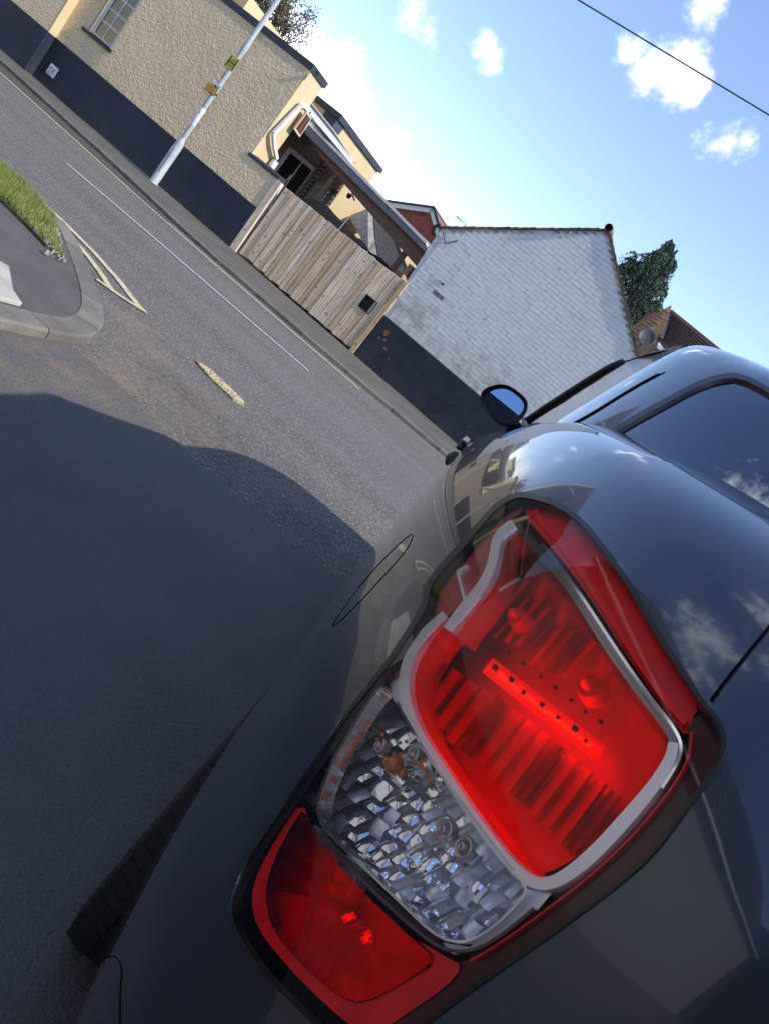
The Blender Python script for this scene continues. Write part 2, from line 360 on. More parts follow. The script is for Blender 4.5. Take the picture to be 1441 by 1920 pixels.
# silt washed along the foot of the near kerb: a stain with its own shape in both asphalts
def add_stain(mat, spots, col, amt, nscale, lo=.36, hi=.72):
    t = mat.node_tree; N = t.nodes; L = t.links; p = N['Principled BSDF']; g = N.new('ShaderNodeNewGeometry'); m = None
    for sp_ in spots:
        s_, d_, r_ = sp_[:3]; w = ST_A+S_*s_+D_*d_+np.array([0, 0, sp_[3] if len(sp_) > 3 else 0]); v = N.new('ShaderNodeVectorMath'); v.operation = 'DISTANCE'; L.new(g.outputs['Position'], v.inputs[0]); v.inputs[1].default_value = tuple(w)
        q = N.new('ShaderNodeMath'); q.operation = 'MULTIPLY_ADD'; q.use_clamp = True; L.new(v.outputs['Value'], q.inputs[0]); q.inputs[1].default_value = -1/r_; q.inputs[2].default_value = 1
        if m is None: m = q.outputs[0]
        else:
            x = N.new('ShaderNodeMath'); x.operation = 'MAXIMUM'; L.new(m, x.inputs[0]); L.new(q.outputs[0], x.inputs[1]); m = x.outputs[0]
    z = N.new('ShaderNodeTexNoise'); z.inputs['Scale'].default_value = nscale; z.inputs['Detail'].default_value = 12; z.inputs['Roughness'].default_value = .68; L.new(g.outputs['Position'], z.inputs['Vector'])
    r = N.new('ShaderNodeMapRange'); L.new(z.outputs['Fac'], r.inputs['Value']); r.inputs['From Min'].default_value = lo; r.inputs['From Max'].default_value = hi
    k = N.new('ShaderNodeMath'); k.operation = 'MULTIPLY'; L.new(m, k.inputs[0]); L.new(r.outputs[0], k.inputs[1]); k2 = N.new('ShaderNodeMath'); k2.operation = 'MULTIPLY'; k2.use_clamp = True; L.new(k.outputs[0], k2.inputs[0]); k2.inputs[1].default_value = amt
    x = N.new('ShaderNodeMix'); x.data_type = 'RGBA'; src = p.inputs['Base Color'].links[0].from_socket; L.new(src, x.inputs['A']); x.inputs['B'].default_value = (*col, 1); L.new(k2.outputs[0], x.inputs['Factor']); L.new(x.outputs['Result'], p.inputs['Base Color'])
SP = [(12.95,-10.3,.55),(13.0,-10.8,.45),(13.0,-11.4,.40),(12.95,-12.1,.35),(12.5,-9.5,.45),(12.9,-9.8,.45),(13.3,-9.9,.35),(12.05,-9.1,.35),(13.0,-9.35,.35)]
for m_ in (old_asph, new_asph): add_stain(m_, SP, (.21,.155,.105), 1.3, 6)
add_stain(old_asph, [(12.9,-9.6,.5),(13.5,-9.9,.6),(14.2,-9.9,.6),(14.9,-9.7,.7)], (.045,.043,.043), 1.1, 14)
add_stain(new_asph, [(13.3,-10.6,.5),(13.9,-10.7,.4)], (.13,.115,.10), .9, 9)
# road markings
def marking(name, pts, w, m, label, cat='road marking', z=.006, group=None, taper=0):
    P = [np.array(p, float) for p in pts]; L = []; R = []
    for i, p in enumerate(P):
        d = P[min(i+1, len(P)-1)]-P[max(i-1, 0)]; d /= np.linalg.norm(d); n = np.array([-d[1], d[0]]); L.append(p+n*w/2); R.append(p-n*w/2)
    o = MB().plan([tuple(p) for p in L+R[::-1]][::-1], z-.004, z).build(name, m, None, STREET, None); o['label'] = label; o['category'] = cat
    if group: o['group'] = group
    return o
marking('yellow_line', jag([(-3,-2.72),(3.6,-3.04),(5.5,-3.2),(7.0,-3.34),(8.4,-3.38),(10.41,-3.30),(11.74,-3.16)], .3, .004), .095, yel, 'single long faded yellow line along the far kerb')
marking('centre_line', jag([(7.77,-5.63),(9.3,-5.42),(10.69,-5.30),(11.76,-5.18)], .3, .003), .055, whi, 'thin white centre line down the middle of the road', group='white centre lines')
marking('centre_line', jag([(-6,-6.2),(0,-5.95),(4.8,-5.78)], .3, .003), .055, whi, 'white centre line continuing out of the frame to the left', group='white centre lines')
marking('centre_line', jag([(15.5,-4.9),(22,-4.6)], .3, .003), .055, whi, 'white centre line continuing behind the parked car to the right', group='white centre lines')
bar = MB()
marking('yellow_line', jag([(4,-7.95),(9.41,-8.20),(10.4,-8.27),(10.86,-8.34),(11.3,-8.49),(11.76,-8.71)], .25, .004), .080, yel, 'outer yellow line of the pair curving past the grass verge')
marking('yellow_line', jag([(10.45,-8.42),(10.8,-8.52),(11.1,-8.64),(11.35,-8.76),(11.58,-8.90)], .2, .004), .070, yel, 'short inner yellow line nearest the grass verge kerb', z=.0065)
marking('yellow_bar', [(11.80,-8.68),(11.72,-8.80),(11.60,-8.92),(11.50,-8.99)], .055, yel, 'slanting yellow bar that closes off the double yellow lines', z=.0105)
rb = T('road_plate', 'small ribbed yellow plate set in the worn asphalt', 'road marking', (12.65,-8.74,0)); p0, p1 = np.array([12.42,-8.72]), np.array([12.93,-8.76])
B1 = [(12.43,-8.69),(12.70,-8.645),(12.90,-8.69),(12.96,-8.78),(12.90,-8.86),(12.62,-8.84),(12.42,-8.76)]
MB().plan(B1[::-1], -.002, .010).build('plate', pm('ribbed_yellow', (.44,.36,.22), rough=.9, col2=(.13,.115,.10), contrast=(.45,.62), vscale=38, bump=.4, bscale=100, bdist=.003), rb)
for i in range(13):
    t = (i+.5)/13; x = 12.47+.43*t; y = -8.715-.03*t; m = MB(); m.bar((x-.012, y-.085, .012), (x+.020, y+.055, .012), .012, .010); m.build('rib', MATS['ribbed_yellow'], rb)
# verge grass and litter stones
def grass(n, seed):
    r = np.random.default_rng(seed); V = []; F = []
    poly = np.array([(8.2,-8.5),(9.7,-8.62),(10.2,-8.64),(10.58,-8.72),(10.85,-8.90),(11.2,-9.20),(11.52,-9.44),(11.42,-9.50),(11.15,-9.44),(10.86,-9.42),(10.4,-9.40),(8.2,-9.25)])
    while len(F) < n:
        p = np.array([r.uniform(8.2, 11.55), r.uniform(-9.55, -8.45)])
        if not inside(p[None], poly)[0]: continue
        dens_ = .5+.5*math.sin(p[0]*7+3*math.sin(p[1]*9)); 
        if r.uniform() > .35+.65*dens_: continue
        if p[0] > 11.0 and r.uniform() < .45: continue
        h = r.uniform(.03, .085)*(1.1 if p[0] < 11 else .7); a = r.uniform(0, 6.28); l = r.uniform(.0, .04); w = r.uniform(.002, .0045); c, s = math.cos(a), math.sin(a); k = len(V)
        V += [(p[0]-s*w, p[1]+c*w, .07), (p[0]+s*w, p[1]-c*w, .07), (p[0]+c*l, p[1]+s*l, .07+h)]; F.append((k, k+1, k+2))
    return V, F
g1 = pm('grass_blades', (.13,.20,.035), rough=.7, col2=(.24,.24,.07), vscale=5, vdetail=8, contrast=(.4,.6)); V, F = grass(30000, 3); o = MB().add(V, F).build('grass', g1, None, STREET, None, kind='stuff', fixn=False)
o['label'] = 'short green grass on the verge at the junction corner'; o['category'] = 'grass'
r = np.random.default_rng(8); m = MB()
for i in range(110):
    x = r.uniform(10.95, 11.6); y = -8.98-(x-11.0)*.85-r.uniform(0, .20)
    s = r.uniform(.005, .016)*(1 if r.random() < .85 else 2.2); q = [(x+s*r.uniform(.5, 1)*math.cos(a), y+s*r.uniform(.5, 1)*math.sin(a)) for a in np.linspace(0, 6.28, 6)[:-1]]; m.slab([(a, b, .07) for a, b in q], [(a*.6+x*.4, b*.6+y*.4, .08+s*.6) for a, b in q])
o = m.build('loose_stones', pm('pale_stone', (.36,.34,.31), rough=.9, var=.5, vscale=30), None, STREET, None, kind='stuff'); o['label'] = 'loose pale stones scattered at the end of the grass verge'; o['category'] = 'stones'
m = MB()
for i in range(420):
    x, y = (r.uniform(12.6, 14.8), r.uniform(-10.6, -9.3)) if i % 2 else (r.uniform(12.75, 13.5), r.uniform(-12.5, -9.6)); s = r.uniform(.0015, .0045)
    m.slab([(x-s, y-s, .003), (x+s, y-s*.8, .003), (x+s*.9, y+s, .003), (x-s, y+s, .003)], [(x-s*.5, y-s*.5, .004+s), (x+s*.6, y-s*.5, .004+s), (x+s*.5, y+s*.5, .004+s), (x-s*.5, y+s*.5, .004+s)])
o = m.build('grit', pm('grit', (.11,.105,.10), rough=.9, var=.6, vscale=60), None, STREET, None, kind='stuff'); o['label'] = 'dark grit along the ragged joint of the two asphalts'; o['category'] = 'gravel'
# ================================================================== buildings across the street
render_m = pm('cream_roughcast', (.80,.63,.41), rough=.95, var=.09, vscale=1.6, bump=1.0, bscale=20, bdist=.032, bdetail=4, brough=.55, vdetail=6, speck=(34, .60, (.56,.44,.285)))  # darker specks put the shade of small pits into the colour
render_smooth = pm('cream_render', (.60,.48,.29), rough=.9, var=.12, vscale=2, bump=.3, bscale=40, bdist=.004)  # smoother, deeper cream for return, rear and yard walls
navy = pm('navy_masonry_paint', (.022,.030,.055), rough=.62, spec=.35, var=.25, vscale=1.2, bump=.35, bscale=35, bdist=.006, speck=(34, .735, (.10,.11,.13)))
navy_w = pm('navy_paint_worn', (.026,.032,.050), rough=.7, spec=.35, var=.35, vscale=3, bump=.5, bscale=30, bdist=.008, speck=(20, .70, (.14,.13,.13)))
slate_m = pm('dark_slate_paint', (.035,.042,.060), rough=.6, var=.3, vscale=4)
white_p = pm('white_paint', (.74,.75,.76), rough=.45, var=.08, vscale=6)
glass_w = pm('window_glass', (.016,.020,.022), rough=.03, spec=.7)
near_black = pm('dark_interior', (.03,.03,.032), rough=.9)  # near-black put behind openings for their unlit depth, also on dark fittings
brown = pm('brown_timber', (.22,.115,.08), rough=.75, var=.4, vscale=5, stretch=(1, 8, 8))
greyb = pm('grey_boarding', (.24,.23,.235), rough=.8, var=.25, vscale=3)
tan = pm('tan_board', (.46,.31,.19), rough=.8, var=.3, vscale=4)
GLINT = None
# --- cream house
h1 = T('house', 'cream roughcast house with navy plinth behind the lamp post', 'house', (3.4, 2, 0))
def wallbox(x0, x1, d0, d1, z0, z1): return MB().box(x0, x1, d0, d1, z0, z1)
def wall_open(x0, x1, z0, z1, holes, d, th):
    """a front wall with window openings: strips round the holes"""
    m = MB(); (a, b, c, e) = holes
    m.box(x0, a, d, d+th, z0, z1); m.box(b, x1, d, d+th, z0, z1); m.box(a, b, d, d+th, z0, c); m.box(a, b, d, d+th, e, z1); return m
PW = (1.52, 2.16, 1.47, 2.98)
def rough_wall():
    """roughcast front built as a fine relief"""
    m = MB(); r = np.random.default_rng(4); dx = .035; xs = np.arange(.95, 6.1001, dx); xs = np.linspace(.95, 6.1, 150); zs = np.linspace(.95, 3.58, 78)
    N = r.normal(0, 1, (len(zs), len(xs))); K = (N+np.roll(N, 1, 0)+np.roll(N, 1, 1)+np.roll(N, (1, 1), (0, 1)))/2
    V = [(x, -.012-.0012*float(np.clip(K[j, i], -1.6, 1.9)), z) for j, z in enumerate(zs) for i, x in enumerate(xs)]; F = []
    n = len(xs)
    for j in range(len(zs)-1):
        for i in range(n-1):
            cx_, cz = (xs[i]+xs[i+1])/2, (zs[j]+zs[j+1])/2
            if PW[0]-.02 < cx_ < PW[1]+.02 and PW[2]-.02 < cz < PW[3]+.02: continue
            F.append((j*n+i, j*n+i+1, (j+1)*n+i+1, (j+1)*n+i))
    m.add(V, F)
    xs2 = np.linspace(6.1, 6.85, 23); zs2 = np.linspace(.95, 1.60, 20); V = [(x, -.012-.0015*float(np.clip(r.normal(), -1.5, 1.8)), z) for z in zs2 for x in xs2]; n2 = len(xs2)
    m.add(V, [(j*n2+i, j*n2+i+1, (j+1)*n2+i+1, (j+1)*n2+i) for j in range(len(zs2)-1) for i in range(n2-1)])
    return m
wall_open(.95, 6.1, .93, 3.6, PW, 0, .3).build('wall', render_m, h1)
w_ = rough_wall().build('roughcast', render_m, h1, fixn=False, smooth=True)
MB().box(6.098, 6.106, -.004, .66, 1.66, 3.56).build('return_wall', render_smooth, h1)
MB().box(-.5, 5.6, .3, 1.0, .0, 3.4).box(-.5, 4.9, 1.0, 4.6, 0, 3.4).box(5.6, 6.097, .3, .66, 0, 3.55).build('rear_wall', render_smooth, h1)
MB().box(6.1, 6.86, .0, .22, .93, 1.62).build('wing_wall', render_m, h1)
MB().box(.93, 6.87, -.035, .2, -.1, .95).build('plinth', navy, h1)
MB().slab([(6.06,-.03,1.60),(6.90,-.03,1.60),(6.90,.24,1.60),(6.06,.24,1.60)], [(6.06,-.025,1.67),(6.90,-.025,1.67),(6.90,.24,1.70),(6.06,.24,1.70)]).build('ledge', slate_m, h1, bevel=.006)
MB().box(.9, 6.13, -.030, .12, 3.50, 3.63).box(6.09, 6.14, .12, .70, 3.50, 3.63).build('fascia', slate_m, h1, bevel=.006)
MB().slab([(.9,-.025,3.63),(6.13,-.025,3.63),(6.13,.7,3.63),(.9,.7,3.63)], [(.9,.2,3.66),(5.9,.2,3.66),(5.9,.66,3.66),(.9,.66,3.66)]).build('roof', slate_m, h1)
MB().tube([(6.17,.05,3.58),(6.26,.0,3.56),(6.30,-.02,3.54)], .012, 6).box(6.27, 6.33, -.07, .01, 3.50, 3.55).build('flood_light', near_black, h1)
def window(x0, x1, z0, z1, d, t, nx, nz, fr=.045, part=None, m=white_p):
    f = MB().box(x0, x0+fr, d, d+.06, z0, z1).box(x1-fr, x1, d, d+.06, z0, z1).box(x0+fr, x1-fr, d, d+.06, z0, z0+fr).box(x0+fr, x1-fr, d, d+.06, z1-fr, z1)
    fo = f.build('window', m, t, bevel=.003)
    w = (x1-x0-2*fr)/nx; h = (z1-z0-2*fr)/nz
    for i in range(nx):
        for j in range(nz):
            a, b, c, e = x0+fr+i*w, x0+fr+(i+1)*w, z0+fr+j*h, z0+fr+(j+1)*h
            child(MB().box(a+.006, b-.006, d+.030, d+.036, c+.006, e-.006), 'pane', glass_w, fo, t)
    for i in range(1, nx): x = x0+fr+i*w; child(MB().box(x-.012, x+.012, d+.018, d+.045, z0+fr, z1-fr), 'glazing_bar', m, fo, t)
    for j in range(1, nz): z = z0+fr+j*h; child(MB().box(x0+fr, x1-fr, d+.016, d+.043, z-.012, z+.012), 'glazing_bar', m, fo, t)
    return fo
window(1.54, 2.14, 1.49, 2.96, .05, h1, 2, 5)
MB().box(1.5, 2.2, .112, .16, 1.45, 3.0).build('window_reveal', near_black, h1)
MB().box(1.38, 2.25, -.055, .1, 1.415, 1.475).build('sill', pm('black_sill', (.014,.014,.015), rough=.5), h1, bevel=.006)
m = MB(); m.box(1.21, 1.45, -.048, -.035, .28, .50); m.build('meter_cover', pm('stained_white_plastic', (.62,.63,.64), rough=.6, var=.5, vscale=18, contrast=(.5,.62)), h1, bevel=.004)
m = MB(); gp_ = pm('grey_print', (.25,.27,.30))
for q_ in ((1.26, 1.32, -.053, -.047, .42, .46), (1.36, 1.40, -.053, -.047, .37, .44), (1.26, 1.30, -.053, -.047, .31, .35)): MB().box(*q_).build('cover_mark', gp_, h1)
# eaves wing behind: recessed wall, gutter, downpipe
MB().box(4.4, 6.92, 2.05, 2.2, 0, 2.72).build('porch_wall', tan, h1)
MB().box(4.9, 6.04, .66, 3.5, 2.93, 3.02).build('soffit', pm('grey_soffit', (.20,.25,.28), rough=.7), h1)
MB().slab([(5.05,.62,3.05),(6.16,.62,3.05),(6.16,3.5,3.05),(5.05,3.5,3.05)], [(5.05,.7,3.30),(5.3,.7,3.30),(5.3,3.4,3.30),(5.05,3.4,3.30)]).build('wing_roof', slate_m, h1)
MB().box(6.04, 6.15, .50, 3.35, 2.97, 3.07).build('gutter', white_p, h1, bevel=.01)
MB().box(5.98, 6.04, .66, 3.35, 2.72, 2.97).build('fascia_board', pm('grey_white_board', (.50,.50,.47), rough=.7), h1)
def sp(px, s):
    r = rays(px); P0 = ST_A+S_*s; t = ((P0-CO)@S_)/(r@S_); P = CO+r*t[:, None]-ST_A; return [(s, float(p@D_), float(p[2])) for p in P]
pp = sp([(566,196),(540,222),(513,250),(514,272),(519,297)], 6.2)
m = MB()
for a, b in zip(pp[:-1], pp[1:]): m.bar(a, b, .07, .07, (1, 0, 0))
m.bar((6.12,.52,3.0), pp[0], .07, .07, (1, 0, 0)); m.build('downpipe', white_p, h1, bevel=.006)
MB().box(6.16, 6.24, pp[-1][1]-.06, pp[-1][1]+.10, pp[-1][2]-.20, pp[-1][2]-.04).build('junction_box', white_p, h1, bevel=.008)
# glazed door in the porch wall
def wq(px, d): return [(a, d, b) for a, b in W(px, d)]
window(5.44, 6.34, 1.05, 2.34, 2.0, h1, 2, 1, fr=.09, m=pm('grey_white_upvc', (.66,.67,.68), rough=.5))
MB().tube([(5.86,1.96,1.72),(5.90,1.94,1.80),(5.90,1.94,1.90)], .014, 6).build('door_handle', white_p, h1)
MB().box(4.4, 6.95, 1.97, 2.05, 2.42, 2.70).build('grey_boards', greyb, h1)
MB().box(6.36, 6.44, 1.8, 1.95, 0, 2.62).build('post', pm('dark_stained_post', (.07,.06,.065), rough=.8), h1)
m = MB().box(6.50, 6.84, 1.9, 1.96, 1.2, 2.15); sh = m.build('shutter', greyb, h1)
for i in range(9): child(MB().box(6.53, 6.81, 1.885, 1.9, 1.3+i*.088, 1.3+i*.088+.06), 'slat', pm('shutter_slat', (.20,.19,.19), rough=.7) if i == 0 else MATS['shutter_slat'], sh, h1)
# low cream block behind left
MB().box(-1.0, 1.36, 3.6, 6.5, 0, 4.55).build('rear_block', render_smooth, h1)
# hanging board
hsn = T('hanging_sign', 'dark red board with pale frame hanging under the eaves by the white downpipe', 'sign', (6.2, .85, 2.5))
q = sp([(577,208),(585,221),(562,257),(552,242)], 6.24); c = np.mean(q, 0); ins = [tuple(c+(np.array(p)-c)*.82) for p in q]
MB().slab(q, [(x-.04, y, z) for x, y, z in q]).build('frame', pm('pale_wood', (.62,.50,.36), rough=.7), hsn)
MB().slab([(x+.004, y, z) for x, y, z in ins], ins).build('panel', pm('oxblood_panel', (.085,.028,.022), rough=.6, var=.3, vscale=20), hsn)
a, b = (np.array(ins[0])+np.array(ins[1]))/2, (np.array(ins[2])+np.array(ins[3]))/2
MB().bar(tuple(a+np.array([.008, 0, 0])), tuple(b+np.array([.008, 0, 0])), .012, .004, (1, 0, 0)).build('faint_stripe', pm('faded_lettering', (.30,.17,.10), rough=.7), hsn)
MB().tube([tuple((np.array(q[0])+np.array(q[1]))/2), (6.1, .8, 3.05)], .012, 6).build('bracket', near_black, hsn)
# --- adjoining house on the left, standing a little forward
h0 = T('house', 'left hand cream house standing slightly forward, cut off by the frame', 'house', (-3, 2, 0))
MB().box(-9, .95, -.23, .3, .95, 3.9).build('wall', render_m, h0); MB().box(.944, .955, -.235, -.002, .97, 3.9).build('return_wall', render_smooth, h0)
MB().box(-9, .965, -.265, .2, -.1, .95).build('plinth', navy, h0); MB().box(-9, 1.0, -.3, .2, 3.9, 4.05).build('fascia', slate_m, h0)
MB().box(.966, .972, -.20, -.04, .1, .95).build('plinth_edge', navy, h0)
MB().box(-9, .9, .3, 4.1, 0, 5.4).build('rear_wall', slate_m, h0); MB().box(-9, .9, -.2, .3, 4.05, 5.4).build('upper_wall', render_m, h0)
rt0 = pm('dark_ribbed_tile', (.12,.10,.10), rough=.8, var=.3, vscale=5, rnd=.2)
n_ = 16; e_, r_2 = np.array([-.6, 5.3]), np.array([4.2, 11.2])
for i in range(n_):
    p, q = e_+(r_2-e_)*i/n_, e_+(r_2-e_)*(i+1)/n_; MB().slab([(-9.2,p[0],p[1]),(1.0,p[0],p[1]),(1.0,q[0],q[1]),(-9.2,q[0],q[1])], [(-9.2,p[0],p[1]+.16),(1.0,p[0],p[1]+.16),(1.0,q[0],q[1]+.03),(-9.2,q[0],q[1]+.03)]).build('tile_course', rt0, h0)
for i in range(34):
    x = -9.1+i*.3; MB().bar((x, e_[0], e_[1]+.2), (x, r_2[0], r_2[1]+.2), .09, .09, (1,0,0)).build('tile_rib', rt0, h0)
MB().box(-9.2, 1.0, -.74, -.6, 5.26, 5.42).build('gutter', white_p, h0); MB().box(-9, .9, 4.1, 4.3, 0, 11.1).build('back_wall', render_smooth, h0)
MB().slab([(.9,-.2,5.4),(.9,4.1,5.4),(.9,4.1,11.0)], [(.8,-.2,5.4),(.8,4.1,5.4),(.8,4.1,11.0)]).build('gable', slate_m, h0)
window(-2.6, -1.6, 1.45, 2.9, -.24, h0, 2, 4)
# --- far cream wing with dark parapet
h2 = T('house', 'tall cream rear building with a dark parapet above the canopy roof', 'house', (4, 6, 0))
def at_s(px, s): return sp(px, s)
s2 = 3.7; e = sp([(640,214),(704,327)], s2); d1_, z1_ = e[0][1], e[0][2]; d2_, z2_ = e[1][1], e[1][2]
MB().box(s2-1.2, s2, d1_, d2_, 0, z1_-.16).build('wall', render_smooth, h2)
MB().box(s2-.9, s2+.07, d1_-.07, d2_+.1, z1_-.15, z1_).build('coping', slate_m, h2)
MB().box(s2-.42, s2+.006, d1_-.01, d1_+.5, z1_-.75, z1_-.15).build('parapet', pm('slate_blue_render', (.05,.065,.10), rough=.7), h2)
# --- canopy: sloping beam, gutter and corrugated roof
cn = T('canopy', 'lean-to canopy with long brown beam sloping down to the white building', 'canopy', (7.8, 1.3, 0))
d_ = 1.25
a0, a1 = W([(566,222),(800,461)], d_); b0, b1 = W([(573,251),(806,482)], d_); c0_, c1_ = W([(606,300),(790,510)], d_)
MB().wallpoly([a0, a1, b1, b0], d_-.10, d_).build('gutter', pm('grey_gutter', (.22,.22,.25), rough=.6, var=.2), cn)
MB().wallpoly([b0, b1, c1_, c0_], d_-.02, d_+.05).build('beam', brown, cn, bevel=.004)
top = [(a0[0], a0[1]+.03), (a1[0], a1[1]+.03), a1, a0]
MB().wallpoly([(a0[0], a0[1]+.035), (a1[0], a1[1]+.035), (a1[0], a1[1]+.003), (a0[0], a0[1]+.003)], d_-.13, d_+.05).build('edge_trim', white_p, cn)
m = MB(); n = 40
for i in range(n):
    t0, t1 = i/n, (i+.5)/n
    for (ta, tb, h) in ((i/n, (i+.5)/n, .0), ((i+.5)/n, (i+1)/n, .022)):
        x0, z0 = a0[0]+(a1[0]-a0[0])*ta, a0[1]+(a1[1]-a0[1])*ta; x1, z1 = a0[0]+(a1[0]-a0[0])*tb, a0[1]+(a1[1]-a0[1])*tb
        m.slab([(x0,d_+.05,z0-.03+h),(x1,d_+.05,z1-.03+h),(x1,d_+.85,z1-.03+h+.1),(x0,d_+.85,z0-.03+h+.1)], [(x0,d_+.05,z0-.02+h),(x1,d_+.05,z1-.02+h),(x1,d_+.85,z1-.02+h+.1),(x0,d_+.85,z0-.02+h+.1)])
m.build('roof_sheet', greyb, cn, kind='stuff')
MB().box(9.2, 9.3, d_+.06, d_+.16, 0, 2.3).build('post', brown, cn); MB().box(6.98, 7.04, d_+.1, d_+.16, 0, 2.62).build('post', pm('thin_grey_post', (.16,.14,.10), rough=.8), cn)
# --- shed roof behind the canopy
sh = T('shed', 'shed with a weathered ribbed grey roof behind the timber gate', 'shed', (7.6, 4.5, 0))
rf = wq([(690,362)], 5.4)+wq([(722,398)], 5.2)+wq([(770,522)], 3.0)+wq([(690,470)], 3.0)+wq([(655,408)], 4.4)
P_ = np.array(rf)
MB().slab([tuple(p) for p in P_], [tuple(p+np.array([0, .12, 0])) for p in P_]).build('roof', pm('weathered_grey_sheet', (.38,.36,.345), rough=.9, var=.45, vscale=6, bump=.4, bscale=30), sh)
def lerp(a, b, t): return tuple(np.array(a)*(1-t)+np.array(b)*t)
for i in range(15):
    t = .25+.72*i/14; p = lerp(rf[0], rf[1], t); q = lerp(rf[3], rf[2], t)
    m = MB(); m.bar((p[0], p[1]-.01, p[2]), (q[0], q[1]-.01, q[2]), .016, .02, (0, 1, 0)); m.build('roof_rib', pm('rib_grey', (.15,.14,.14), rough=.85) if i == 0 else MATS['rib_grey'], sh)
m = MB(); m.bar((rf[1][0], rf[1][1]-.05, rf[1][2]), (rf[2][0]+.02, rf[2][1]-.05, rf[2][2]-.05), .09, .10, (0, 1, 0)); m.build('verge_board', pm('dark_board', (.07,.065,.07), rough=.8), sh)
MB().box(7.2, 8.6, 3.75, 5.5, 0, 1.85).build('wall', tan, sh)
# cream wall behind, black covered things, tarpaulin
bw = T('garden_wall', 'pale cream yard wall seen through the gap under the canopy', 'wall', (6.6, 4.2, 0)); MB().plan([(5.2,3.0),(7.9,6.6),(7.7,6.8),(5.0,3.2)][::1], 0, 2.95).build('wall_face', render_smooth, bw)
tp = T('tarpaulin', 'black tarpaulin heaped behind the top of the timber gate', 'tarpaulin', (8.2, .9, 0))
m = MB(); r2 = np.random.default_rng(3); nx, ny = 26, 8; V = []
prof = [(7.05,1.66),(7.35,1.80),(7.7,1.83),(8.1,1.80),(8.5,1.74),(8.9,1.72),(9.3,1.70),(9.75,1.66)]
for j in range(ny):
    for i in range(nx):
        x = 7.0+2.8*i/(nx-1); zt = np.interp(x, [p[0] for p in prof], [p[1] for p in prof]); t = j/(ny-1); V.append((x, .5+t*.8, zt*(.55+.45*math.sin(math.pi*(t*.85+.12)))+r2.normal(0, .018)))
m.add(V, [(j*nx+i, j*nx+i+1, (j+1)*nx+i+1, (j+1)*nx+i) for j in range(ny-1) for i in range(nx-1)]); m.build('sheet', pm('black_plastic_sheet', (.012,.013,.014), rough=.7, spec=.2), tp, smooth=True)
MB().box(7.1, 9.7, .55, 1.2, 0, 1.3).build('stack', near_black, tp)
m = MB(); m.tube([(9.0,.45,1.5),(9.05,.42,1.86)], .012, 5).tube([(8.25,.45,1.5),(8.3,.42,1.88)], .012, 5); 
for k, (x, z) in enumerate(((9.02, 1.86), (8.28, 1.90))):
    pr = T('garden_cane', ('thin pale cane sticking up behind the right part of the gate', 'thin pale cane sticking up behind the middle of the gate')[k], 'cane', (x, .45, 1.2), group='canes behind the gate'); MB().tube([(x-.05,.45,1.2),(x,.43,z+.05)], .010, 6).build('stem', pm('cane', (.35,.32,.26), rough=.8) if k == 0 else MATS['cane'], pr)
lt = T('flood_light', 'small dark flood light hanging below the canopy beam', 'lamp', (7.15, 1.5, 2.2)); q = wq([(627,358)], 1.6)[0]; MB().box(q[0]-.06, q[0]+.06, q[1]-.04, q[1]+.04, q[2]-.05, q[2]+.04).build('head', near_black, lt, bevel=.01); MB().tube([(q[0]-.08,q[1],q[2]+.1),q], .012, 5).build('arm', near_black, lt)
lt = T('camera_dome', 'white and black security camera under the canopy beside the yard wall', 'camera', (7.4, 1.6, 2.2)); q = wq([(655,366)], 1.6)[0]; MB().lathe([(.001,-.07),(.035,-.06),(.05,-.02),(.05,.03),(.001,.04)], q, (0,0,1), 14).build('dome', near_black, lt, smooth=True); MB().tube([(q[0]+.02,q[1],q[2]+.06),(q[0]+.16,q[1],q[2]-.01)], .022, 8).build('casing', white_p, lt)
# --- brick gable house behind
h3 = T('house', 'red brick house gable with white bargeboards behind the canopy', 'house', (6, 10, 0))
d3 = 9.0; g0, ga, g2, = W([(700,376),(814,392),(828,437)], d3)
brick_r = pm('red_brick', (.40,.125,.095), rough=.9, var=.35, vscale=12, rnd=.12)
MB().wallpoly([(g0[0]-.2,0),(8.2,0),(8.2,2.4),(g2[0]+.35,g2[1]-.25),ga,(g0[0]-.2,g0[1]-.15)], d3, d3+4).build('wall', pm('gable_brick', (.30,.095,.078), rough=.9, var=.35, vscale=40), h3)
bm_ = bpy.data.meshes.new('brick'); 
def brick_mesh(L, h, dep, bev=.003):
    m = MB().slab([(0,0,0),(L,0,0),(L,0,h),(0,0,h)][::-1], [(bev,-dep,bev),(L-bev,-dep,bev),(L-bev,-dep,h-bev),(bev,-dep,h-bev)][::-1]); me = bpy.data.meshes.new('brick'); me.from_pydata(m.v, [], m.f)
    b = bmesh.new(); b.from_mesh(me); bmesh.ops.recalc_face_normals(b, faces=b.faces); b.to_mesh(me); b.free(); return me
def inpoly(x, z, P): return inside(np.array([[x, z]]), np.array(P))[0]
gp = [(g0[0],2.0),(7.6,2.0),(g2[0]+.2,g2[1]-.2),(ga[0]-.05,ga[1]-.16),(g0[0],g0[1]-.28)]
m = MB(); z = 2.0; k = 0
while z < 4.2:
    x = 4.6+(k % 2)*.13
    while x < 7.7:
        if inpoly(x+.12, z+.04, gp): m.box(x, x+.245, d3-.01, d3, z, z+.075)
        x += .26
    z += .088; k += 1
m.build('brickwork', brick_r, h3, kind='stuff')
def barge(p, q, w, dd, t, nm='bargeboard', mt=white_p):
    m = MB(); d = np.array(q)-np.array(p); d /= np.linalg.norm(d); n = np.array([-d[1], d[0]]); n = n if n[1] > 0 else -n
    m.wallpoly([tuple(np.array(p)), tuple(np.array(q)), tuple(np.array(q)-n*w), tuple(np.array(p)-n*w)], dd-.12, dd-.02); return m.build(nm, mt, t)
